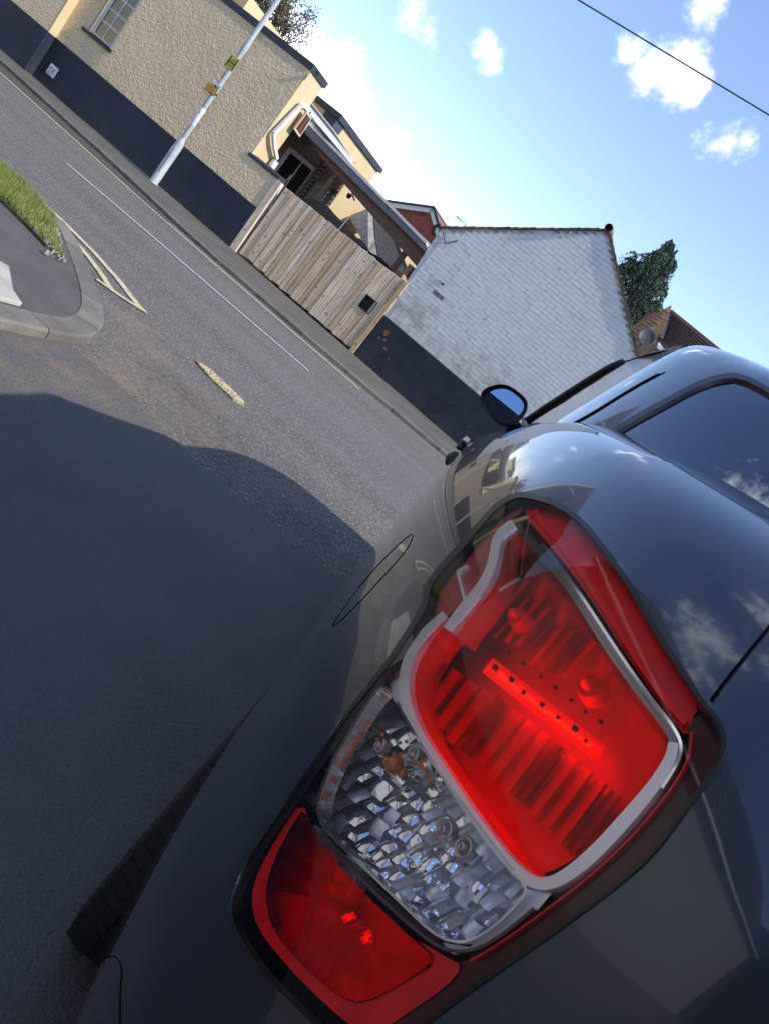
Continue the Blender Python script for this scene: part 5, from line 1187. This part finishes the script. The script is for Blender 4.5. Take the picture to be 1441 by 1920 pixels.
# wheels
def wheel(x, y, side):
    ty = MB(); w = .225; prof = []
    R = WH_R
    pr = [(R-.105, -w/2+.02), (R-.09, -w/2+.004), (R-.05, -w/2-.006), (R-.02, -w/2), (R-.006, -w/2+.014), (R, -w/2+.035), (R, w/2-.035), (R-.006, w/2-.014), (R-.02, w/2), (R-.05, w/2+.006), (R-.09, w/2-.004), (R-.105, w/2-.02)]
    ty.lathe(pr, (x, y, WH_Z), (1, 0, 0), 72); o = ty.build('wheel', tyre_m, car, smooth=True)
    tr = MB()
    for k in range(72):
        a = 2*math.pi*k/72; 
        for s0 in (-1, 1):
            xx = x+s0*(w/2-.026); rr = R+.002; c, s = math.cos(a), math.sin(a)
            p = Vector((xx, y+c*rr, WH_Z+s*rr)); t_ = Vector((0, -s, c)); nrm = Vector((0, c, s))
            q = [p+t_*i*.0105+Vector((1, 0, 0))*j*.024*1+nrm*(-.012 if (j*s0 > 0) else 0) for i, j in ((-1, -1), (1, -1), (1, 1), (-1, 1))]
            tr.slab([v-nrm*.01 for v in q], [v+nrm*.004 for v in q])
    child(tr, 'tyre_tread', tyre_m, o, car, kind='stuff')
    rm = MB(); rm.lathe([(R-.10, side*(w/2-.01)), (R-.115, side*(w/2-.02)), (R-.13, side*(w/2-.06)), (.05, side*(w/2-.07))], (x, y, WH_Z), (1, 0, 0), 48)
    for k in range(5):
        a = 2*math.pi*k/5+.3; c, s = math.cos(a), math.sin(a); rm.bar((x+side*(w/2-.05), y, WH_Z), (x+side*(w/2-.03), y+c*(R-.11), WH_Z+s*(R-.11)), .05, .03, (1, 0, 0))
    child(rm, 'rim', satin, o, car)
    return o
wheel(.103, WH_Y, -1); wheel(.110, WF_Y, -1); wheel(2*XC-.095, WH_Y, 1); wheel(2*XC-.095, WF_Y, 1)
# wheel arch liners and underside
for yc in (WH_Y, WF_Y):
    for sx in (0, 1):
        al = MB(); n = 24; V = []
        for i in range(n+1):
            a = math.pi*i/n
            for x in (.03, .36):
                V.append((x if not sx else 2*XC-x, yc+.378*math.cos(a), max(.30, .34+.378*math.sin(a))))
        al.add(V, [(2*i, 2*i+1, 2*i+3, 2*i+2) for i in range(n)]); al.build('arch_liner', trim, car)
MB().box(.12, 2*XC-.12, .62, WH_Y-.40, .24, .5).box(.36, 2*XC-.36, WH_Y-.40, WF_Y+.4, .22, .5).box(.1, 2*XC-.1, WH_Y+.4, WF_Y-.4, .23, .5).build('underside', trim, car)
# ================================================================== the tail lamp
LU, LW = (2.03, 3.35), (2.2, 9.8)
def lp(pts, d): 
    u, w = body.px(np.atleast_2d(pts), d, LU, LW); return body.off(u, w, np.full(len(u), float(d))) if np.isscalar(d) else body.off(u, w, np.asarray(d))
KW = dict(ur=LU, wr=LW)
red_in = lens_mat('red_lens', (1.0, .022, .014), 1.0, 1.16)
red_dk = lens_mat('dark_red_lens', (.97, .018, .02), 1.0, 1.2)
clear_l = lens_mat('clear_lens', (.98, .98, .99), 1.0, 1.2)
red_pl = pm('red_plastic', (1.0, .010, .014), rough=.3, spec=.3, coat=.2, var=.25, vscale=30)
maroon = pm('maroon_plastic', (.060, .002, .004), rough=.25, spec=.3, coat=.25)
greyred = pm('dusky_rose_plastic', (.50, .10, .10), rough=.35, spec=.5, var=.4, vscale=25)
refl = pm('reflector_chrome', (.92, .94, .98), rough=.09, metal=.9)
refl_lt = pm('reflector_lightened', (.84, .89, .99), rough=.30, metal=.45, spec=.8)  # lighter copy of the chrome; bright sky reflections put into its colour
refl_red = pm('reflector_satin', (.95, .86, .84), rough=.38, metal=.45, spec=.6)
refl_dk = pm('reflector_dull_grey', (.25, .25, .27), rough=.22, metal=.9)  # duller grey finish for the right-hand frame strip
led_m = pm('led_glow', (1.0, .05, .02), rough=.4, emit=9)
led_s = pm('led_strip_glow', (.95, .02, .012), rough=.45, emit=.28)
refl_mid = pm('reflector_mid', (.50,.44,.44), rough=.22, metal=.8)
black_p = pm('black_plastic', (.01, .01, .011), rough=.35)
amber = pm('amber_bulb', (.65, .16, .02), rough=.12, spec=.6, coat=1)
lamp = patch(body, 'tail_lamp', OUT, black_p, car, d=.062, step=16, smooth=1, **KW)
lamp['label'] = 'red tail lamp with clear indicator window and silver trim'
# side walls of the tub
def wall(name, line, d0, d1, mat, closed=True, smooth=1, step=14):
    L = chaikin(line, smooth, closed) if smooth else np.asarray(line, float); L = dens(L, step, closed); a = lp(L, d0); b = lp(L, d1); n = len(L)
    V = list(a)+list(b); F = [(i, (i+1) % n, n+(i+1) % n, n+i) for i in range(n if closed else n-1)]
    return child(MB().add(V, F), name, mat, lamp, car, smooth=True)
wall('tub_wall', OUT, .002, .066, black_p)
RMAIN = [(958,985),(978,990),(1002,1026),(1060,1090),(1108,1165),(1145,1222),(1200,1295),(1240,1350),(1252,1385),(1250,1418),(1224,1465),(1168,1532),(1108,1597),(1058,1636),(1020,1650),(990,1640),(930,1576),(884,1512),(836,1440),(790,1371),(768,1322),(764,1282),(772,1240),(792,1206),(835,1160),(884,1110),(915,1072),(925,1020)]
CLEAR = [(722,1282),(700,1300),(655,1370),(621,1431),(597,1492),(595,1530),(614,1562),(681,1626),(750,1693),(806,1747),(842,1766),(878,1766),(926,1738),(980,1684),(986,1662),(945,1611),(880,1525),(816,1440),(773,1370),(745,1320)]
LOWER = [(572,1512),(545,1550),(510,1618),(496,1678),(508,1742),(572,1816),(636,1872),(681,1884),(750,1846),(822,1803),(770,1752),(690,1680),(625,1612)]
# --- coloured inner lenses
patch(body, 'red_chamber_lens', RMAIN, red_in, car, lamp, d=.010, step=16, smooth=1, **KW)
# --- red light chamber
def ramp(v, a, b): return np.clip((v-a)/(b-a), 0, 1)
# frame directions of the chamber in photo space: A along the slats, B across them
ax = np.array([.60, -.80]); bx = np.array([.80, .60]); c0 = np.array([1000., 1330.])
def cham(name, poly, mat, d, step, fn, smooth=1, part=lamp, kind=None):
    o = dens(chaikin(poly, smooth), step); x0, y0 = o.min(0); x1, y1 = o.max(0); gx, gy = np.meshgrid(np.arange(x0, x1, step), np.arange(y0, y1, step))
    g = np.stack([gx.ravel(), gy.ravel()], -1); v, f = cdt(g, o, [], step*.4); dd = d+fn(v)
    u, w = body.px(v, d, LU, LW); P = body.off(u, w, dd); Nn = vert_normals(P, f, body.nrm(u, w))
    return mesh_n(name, P, f, Nn, mat, car, part, kind=kind)
def dish(v, d=.0): 
    q = v-c0; a = q@ax; b = q@bx; return .012*np.exp(-((a-40)/120)**2)-.012*ramp(-a, 60, 220)+.003*np.sin(b/9.)*ramp(a, 60, 160)
cham('red_reflector', RMAIN, refl_red, .048, 7, dish)
wall('chamber_wall', RMAIN, .004, .052, refl_red, smooth=1)
def pq(a, b): return c0+ax*a+bx*b
# slats along the lower left half of the chamber, then a second finer bank on the upper right
for i, b in enumerate(range(-190, 250, 34)):
    j = (i*37 % 11)-5; a0, a1 = -150-(b*.10)+j, -20-abs(b)*.06
    line = np.array([pq(a0, b), pq((a0+a1)/2, b+1), pq(a1, b)])
    if inside(line, dens(RMAIN, 10)).sum() < 2: continue
    L = dens(line, 12, False); n = len(L); wv = 14.; rows = []
    for (o_, d_) in ((-wv, .046), (-wv*.8, .034), (wv*.5, .030), (wv, .045)): rows.append(lp(L+bx*o_, d_))
    V = [p for r in rows for p in r]; F = [(r*n+k, r*n+k+1, (r+1)*n+k+1, (r+1)*n+k) for r in range(3) for k in range(n-1)]+[tuple(r*n for r in range(4)), tuple(r*n+n-1 for r in range(4))]
    child(MB().add(V, F), 'reflector_slat', refl_red if i % 4 else refl_mid, lamp, car)
for i, b in enumerate(range(-225, 230, 21)):
    a0, a1 = 62+(i % 4)*6, 150+(i*29 % 50); line = np.array([pq(a0, b), pq(a1, b+6)])
    if inside(line, dens(RMAIN, 10)).sum() < 2: continue
    L = dens(line, 12, False); n = len(L); rows = [lp(L+bx*o_, d_) for o_, d_ in ((-7, .050), (-2, .036), (5, .040), (8, .050))]
    V = [p for r in rows for p in r]; F = [(r*n+k, r*n+k+1, (r+1)*n+k+1, (r+1)*n+k) for r in range(3) for k in range(n-1)]
    child(MB().add(V, F), 'reflector_flute', (refl_red, refl_mid, refl_red)[i % 3], lamp, car)
# light bar with its row of small apertures
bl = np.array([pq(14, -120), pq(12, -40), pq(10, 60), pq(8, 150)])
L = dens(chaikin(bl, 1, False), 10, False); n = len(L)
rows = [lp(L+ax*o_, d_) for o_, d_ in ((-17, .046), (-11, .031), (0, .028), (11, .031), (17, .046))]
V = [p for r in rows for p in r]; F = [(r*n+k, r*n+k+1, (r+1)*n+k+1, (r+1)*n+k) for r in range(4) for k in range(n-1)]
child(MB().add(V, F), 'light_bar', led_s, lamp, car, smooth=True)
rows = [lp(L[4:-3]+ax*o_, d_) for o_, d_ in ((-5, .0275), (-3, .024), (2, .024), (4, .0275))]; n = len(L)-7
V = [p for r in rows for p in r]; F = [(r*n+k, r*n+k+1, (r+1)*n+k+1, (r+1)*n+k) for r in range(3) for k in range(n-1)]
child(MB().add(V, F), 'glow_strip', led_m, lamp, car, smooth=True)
for i in range(7):
    for aa, sz in ((17, 7), (58, 6)):
        c = pq(aa-2*i*.3+rng.uniform(-3, 3), -104+i*37+rng.uniform(-5, 5)); sz = sz*rng.uniform(.6, 1.15); q = [c+ax*sz*sx*.8+bx*sz*sy for sx, sy in ((-1, -.7), (1, -.9), (.9, .8), (-1, 1))]
        lo = lp(q, .030); hi = lp(q, .0215); child(MB().slab(lo, hi), 'led_aperture', maroon, lamp, car)
# clear domes (bulb shapes) seen through the red
for (cx_, cy_, r_) in ((1112, 1296, 30), (975, 1165, 26)):
    c = lp([(cx_, cy_)], .036)[0]; rr = r_/F_PX*.58; u, w = body.px([(cx_, cy_)], .036, LU, LW); nn_ = body.nrm(u, w)[0]
    prof = [(rr, -.006), (rr*.95, .004), (rr*.8, .010), (rr*.78, .004), (rr*.55, .006), (rr*.5, .013), (rr*.25, .016), (.0005, .017)]
    child(MB().lathe(prof, c, nn_, 28), 'bulb_holder', refl_red, lamp, car, smooth=True)
# --- silver frames
S1 = [(838,1180),(858,1150),(886,1118),(912,1082),(924,1048),(928,1014),(940,996),(962,981)]
S2 = [(832,1150),(800,1178),(776,1212),(760,1246),(755,1284),(760,1321),(781,1373),(829,1446),(876,1517),(924,1583),(962,1628),(990,1652),(1022,1660),(1060,1644),(1112,1602),(1173,1536),(1230,1468),(1258,1420),(1262,1392)]
S3 = [(962,981),(984,1000),(1013,1037),(1064,1094),(1110,1168),(1148,1228),(1200,1300),(1242,1352),(1260,1382),(1262,1398)]
kk = dict(ur=LU, wr=LW)
ribbon(body, 'silver_frame', S1, 21, satin, car, lamp, d=.004, height=.030, prof='bevel', smooth=2, **kk)
ribbon(body, 'silver_frame', S2, 22, satin, car, lamp, d=.004, height=.034, prof='bevel', smooth=2, wids=[12, 20, 24, 22, 22, 22, 24, 30, 34, 34, 30, 24], **kk)
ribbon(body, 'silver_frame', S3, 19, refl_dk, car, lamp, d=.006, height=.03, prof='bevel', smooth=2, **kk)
S3b = [(1014,1018),(1046,1056),(1082,1106),(1128,1176),(1170,1240),(1222,1312),(1262,1362),(1278,1396),(1272,1428),(1240,1478)]
ribbon(body, 'chrome_edge', S3b, 8, refl, car, lamp, d=.003, height=.02, prof='round', smooth=2, **kk)
ribbon(body, 'silver_frame', [(856,1072),(862,1092),(868,1116),(872,1130)], 6, satin, car, lamp, d=.006, height=.02, prof='bevel', smooth=1, **kk)
ribbon(body, 'silver_frame', [(856,1072),(876,1060)], 7, satin, car, lamp, d=.006, height=.02, prof='bevel', smooth=0, **kk)
# shelf plates left of the S shaped trim (smoky, rose tinted)
SH = [(958,935),(930,952),(900,990),(872,1022),(815,1090),(803,1130),(775,1184),(735,1245),(700,1295),(722,1282),(752,1262),(760,1240),(778,1206),(800,1176),(838,1160),(880,1112),(910,1075),(921,1040),(924,1010),(940,985),(960,972),(975,962),(985,945)]
patch(body, 'side_plate', SH, greyred, car, lamp, d=.009, step=14, smooth=1, **KW)
ribbon(body, 'side_ridge', [(925,962),(895,1000),(858,1050),(826,1098),(812,1134),(782,1184)], 5, maroon, car, lamp, d=.010, height=.02, smooth=1, **kk)
ribbon(body, 'side_ridge', [(948,950),(940,975),(905,1010)], 4, maroon, car, lamp, d=.010, height=.02, smooth=1, **kk)
patch(body, 'amber_marker', [(833,1100),(842,1092),(846,1118),(838,1124)], amber, car, lamp, d=.018, step=8, smooth=1, **KW)
# --- solid red strip on the corner side
STR = [(990,934),(1046,954),(1088,990),(1128,1040),(1176,1108),(1224,1192),(1280,1278),(1310,1326),(1296,1350),(1286,1384),(1262,1350),(1214,1286),(1160,1206),(1118,1140),(1070,1072),(1020,1010),(982,968)]
patch(body, 'corner_reflector', STR, red_pl, car, lamp, d=.012, step=12, smooth=1, **KW)
ribbon(body, 'corner_ridge', [(1000,958),(1045,1010),(1095,1080),(1140,1152),(1186,1224),(1236,1298),(1284,1356)], 17, red_pl, car, lamp, d=.005, height=.012, prof='round', smooth=1, **kk)
# --- dark maroon border on the tailgate side and round the foot
BRD = [(1322,1330),(1346,1354),(1356,1390),(1346,1428),(1314,1470),(1267,1534),(1217,1601),(1151,1659),(1073,1717),(975,1787),(878,1854),(788,1922),(700,1986),(660,1976),(722,1915),(800,1862),(838,1812),(880,1800),(930,1772),(1010,1712),(1080,1660),(1130,1618),(1190,1556),(1246,1490),(1280,1440),(1290,1396),(1288,1360)]
patch(body, 'dark_border', BRD, maroon, car, lamp, d=.010, step=12, smooth=1, **KW)
ribbon(body, 'border_ridge', [(1296,1372),(1292,1420),(1262,1474),(1200,1552),(1140,1612),(1080,1664),(1010,1716),(932,1772),(880,1802)], 5, red_pl, car, lamp, d=.004, height=.010, smooth=2, **kk)
# --- red rim round the lower chamber
RIM = [(566,1500),(524,1562),(485,1632),(470,1684),(482,1742),(540,1814),(612,1886),(668,1932),(700,1944),(760,1902),(835,1852),(868,1812),(838,1796),(762,1752),(690,1686),(620,1616),(585,1560)]
hole = LOWER
patch(body, 'red_rim', RIM, red_pl, car, lamp, d=.008, step=10, smooth=1, holes=[LOWER], **KW)
patch(body, 'lower_chamber_lens', LOWER, red_in, car, lamp, d=.012, step=14, smooth=1, **KW)
wall('chamber_wall', LOWER, .006, .05, refl_red, smooth=1)
def lowfn(v):
    q = v-np.array([640., 1700.]); a = q@ax; b = q@bx; return -.016*ramp(-(a)+.25*b, 20, 60)+.006*np.sin(a/8.)*ramp(a, -30, 20)
cham('red_reflector', LOWER, refl_red, .044, 6, lowfn)
LIDP = [(498,1672),(560,1676),(612,1694),(660,1736),(700,1775),(745,1800),(815,1803),(750,1845),(681,1882),(636,1870),(572,1814),(510,1742)]
patch(body, 'smoked_panel', LIDP, red_dk, car, lamp, d=.018, step=12, smooth=1, **KW)
patch(body, 'red_panel', LIDP, pm('deep_red_plastic', (1.0, .012, .018), rough=.4, var=.55, vscale=22), car, lamp, d=.026, step=12, smooth=1, **KW)
c = lp([(650, 1650)], .030)[0]; u, w = body.px([(650, 1650)], .03, LU, LW); nn_ = body.nrm(u, w)[0]
child(MB().lathe([(.018, -.008), (.019, .004), (.014, .008), (.013, .002), (.008, .004), (.007, .012), (.0005, .014)], c, nn_, 26), 'bulb_holder', refl_red, lamp, car, smooth=True)
for i, (x, y) in enumerate([(660,1718),(676,1735),(690,1752),(668,1738),(684,1762),(700,1768),(648,1722)]):
    q = [(x-9, y-3), (x+2, y-9), (x+9, y+4), (x-3, y+9)]; child(MB().slab(lp(q, .024), lp([(x+rng.uniform(-3, 3), y+rng.uniform(-3, 3))]*4, .012+.004*(i % 2))), 'prism', red_pl if i % 2 else led_s, lamp, car)
# --- clear indicator chamber
patch(body, 'clear_chamber_lens', CLEAR, clear_l, car, lamp, d=.007, step=16, smooth=1, **KW)
wall('chamber_wall', CLEAR, .004, .060, refl_lt, smooth=1)
cham('chrome_backing', CLEAR, refl_lt, .058, 12, lambda v: .002*np.sin(v[:, 0]/7.)*np.sin(v[:, 1]/9.))
ribbon(body, 'clear_rim', CLEAR, 7, refl, car, lamp, d=.002, height=.014, closed=True, smooth=1, prof='round', **kk)
RIMP = [(585,1548),(600,1576),(640,1612),(720,1692),(775,1742),(820,1776),(856,1786),(900,1778),(944,1750),(1000,1704)]
ribbon(body, 'purple_rim', RIMP, 9, pm('plum_plastic', (.10, .025, .06), rough=.12, coat=1), car, lamp, d=.001, height=.012, smooth=2, prof='round', **kk)
PL = [(726,1274),(752,1310),(784,1376),(832,1448),(880,1519),(928,1586),(970,1640),(1016,1668),(990,1700),(940,1752),(890,1782),(935,1748),(992,1692),(994,1662),(950,1606),(886,1521),(822,1436),(780,1368),(750,1318)]
patch(body, 'grey_plate', [(722,1270),(745,1262),(756,1296),(780,1376),(830,1450),(878,1521),(926,1588),(966,1636),(1010,1664),(1040,1668),(1010,1704),(940,1760),(890,1790),(850,1790),(806,1764),(880,1776),(930,1744),(988,1686),(990,1662),(948,1608),(884,1522),(820,1437),(777,1368)], satin, car, lamp, d=.012, step=11, smooth=0, **KW)
# faceted cushions: every cushion is a small curved mirror of its own tilt
ca, cb = np.array([-.575, .818]), np.array([.70, .714]); o0 = np.array([725., 1290.])   # a runs down the left side, b runs along the foot
CIN = dens(chaikin(CLEAR, 1), 10); cen = CIN.mean(0); CIN2 = cen+(CIN-cen)*.985
fac_me = []
rows_a = np.arange(8, 460, 33.); nA = len(rows_a)
for ia, a in enumerate(rows_a):
    wb = 25.0 if ia % 2 else 31.0
    for ib, b in enumerate(np.arange(-60, 440, wb)):
        c = o0+ca*(a+(ib % 3-1)*4)+cb*(b+(ia % 2)*9)
        if not inside(c[None], CIN2)[0]: continue
        hA, hB = 17.0, wb*.5
        k = 7; s_ = np.linspace(-1, 1, k); dd0 = .040-.012*math.sin(ib*.55+.4)-.008*(ia/14); tl = rng.uniform(-1, 1, 2)
        px_ = []; dd = []
        for i in s_:
            for j in s_:
                px_.append(c+ca*hA*i+cb*hB*j)
                dd.append(dd0+.0050*j*j+.0012*i*i+(.0016*tl[0]-(.0055 if (ia+ib) % 3 else .001))*i+.0022*tl[1]*j+.0005*math.sin(i*11+ib+j*4)*(ia % 3 != 1))
        u, w = body.px(px_, .04, LU, LW); P = body.off(u, w, np.array(dd)); F = [(i*k+j, i*k+j+1, (i+1)*k+j+1, (i+1)*k+j) for i in range(k-1) for j in range(k-1)]
        child(MB().add(P, F), 'reflector_facet', refl_lt if rng.random() < .30 else refl, lamp, car, smooth=True, fixn=False)
# amber bulb, its petals and two dark sockets
def ell(name, px, d, r, mat, nrm_h=1.0, n=22):
    c = lp([px], d)[0]; u, w = body.px([px], d, LU, LW); q = body.nrm(u, w)[0]
    prof = [(r*math.cos(t), r*nrm_h*math.sin(t)) for t in np.linspace(-.3, math.pi/2-.03, 8)]
    return child(MB().lathe(prof, c, q, n), name, mat, lamp, car, smooth=True)
ell('amber_bulb', (740, 1436), .030, .009, amber, 1.0)
for p in ((724,1426),(752,1450)): ell('amber_petal', p, .034, .0045, amber, .6)
for p, r in (((716,1402),.008),((778,1420),.008),((836,1560),.009),((872,1592),.009)):
    c = lp([p], .030)[0]; u, w = body.px([p], .03, LU, LW); q = body.nrm(u, w)[0]
    child(MB().lathe([(r, -.004), (r*1.02, .003), (r*.8, .005), (r*.72, .001), (r*.5, .002), (r*.45, .006), (r*.15, .007), (.0004, .002)], c, q, 24), 'bulb_socket', refl_mid, lamp, car, smooth=True)
for i in range(16):
    t = i/15; p = np.array([700., 1370.])*(1-t)+np.array([820., 1470.])*t+np.array([rng.uniform(-14, 14), rng.uniform(-26, 8)])
    q = [p+np.array(v)*rng.uniform(.5, 1.0) for v in ((-6, -3), (4, -6), (6, 4), (-3, 6))]; child(MB().slab(lp(q, .03), lp(q, .024)), 'amber_prism', amber, lamp, car)
# outer clear cover and seal
patch(body, 'lamp_cover', OUT, lens_mat('cover_lens', (.98, .98, .98), 1.0, 1.27), car, lamp, d=-.002, step=16, smooth=1, **KW)
ribbon(body, 'lamp_seal', OUT, 9, gasket, car, lamp, d=-.003, height=.008, closed=True, smooth=1, wids=[14, 14, 12, 10, 6, 4, 4, 8, 14, 14], **kk)
# bright rolled paint edge along the foot of the lamp recess
ribbon(body, 'recess_edge', [(640,1340),(546,1480),(458,1608),(424,1694),(430,1738),(482,1826),(582,1922)], 11, paint, car, lamp, d=-.004, height=.010, smooth=2, **kk)
# ================================================================== houses on our own side of the street (seen in the paintwork and glass)
brk0 = pm('pale_render', (.26,.255,.245), rough=.9, var=.1)
brk = pm('grey_pebbledash', (.07,.07,.072), rough=.9, var=.3, vscale=8)
rt_m = pm('grey_brown_roof', (.095,.085,.088), rough=.85, var=.3, vscale=6, rnd=.3)
def near_house(label, x0, x1, y0, y1, ze, zr, axis):
    t = T('house', label, 'house', ((x0+x1)/2, (y0+y1)/2, 0), WORLD)
    MB().box(x0, x1, y0, y1, -.3, ze).build('wall', brk0 if axis == 'y' else brk, t)
    if axis == 'y':
        for i in range(66): y = y0+.2+i*(y1-y0-.4)/65; MB().bar((x1+.3, y, ze+.08), ((x0+x1)/2, y, zr+.18), .10, .10, (0,1,0)).build('tile_rib', rt_m, t)
        xm = (x0+x1)/2; L = [((x0-.3), ze-.1, xm, zr), ((x1+.3), ze-.1, xm, zr)]
        for (xa, za, xb, zb) in L:
            n = 22
            for i in range(n):
                a, b = i/n, (i+1)/n; pa = (xa+(xb-xa)*a, za+(zb-za)*a); pb = (xa+(xb-xa)*b, za+(zb-za)*b)
                MB().slab([(pa[0],y0-.2,pa[1]),(pb[0],y0-.2,pb[1]),(pb[0],y1+.2,pb[1]),(pa[0],y1+.2,pa[1])], [(pa[0],y0-.2,pa[1]+.17),(pb[0],y0-.2,pb[1]+.03),(pb[0],y1+.2,pb[1]+.03),(pa[0],y1+.2,pa[1]+.17)]).build('tile_course', rt_m, t)
            m = MB().box(xa-.08, xa+.08, y0-.2, y1+.2, za-.12, za); m.build('gutter', white_p, t)
        MB().slab([(x0,y0,ze),(x1,y0,ze),(xm,y0,zr-.05)], [(x0,y1,ze),(x1,y1,ze),(xm,y1,zr-.05)]).build('gable', brk, t)
    for k in range(3):
        y = y0+(y1-y0)*(k+.5)/3
        for z in ():
            if z+1.2 < ze:
                xx = x1 if x1 < 0 else x0; s = .03 if x1 < 0 else -.03; f = MB().box(min(xx, xx+s), max(xx, xx+s), y-.6, y+.6, z, z+1.2).build('window', white_p, t); child(MB().box(min(xx+s, xx+s*1.4), max(xx+s, xx+s*1.4), y-.52, y+.52, z+.08, z+1.12), 'pane', glass_w, f, t)
    return t
near_house('grey house with long dark tiled roof on the left of the side road', -14, -6.6, -16.9, 5.6, 5.4, 10.4, 'y')
near_house('unseen long grey terrace added behind the photographer', -40, 30, -26, -17, 8.0, 6.0, 'x')  # added out of view, tall and dark to darken the tailgate reflections
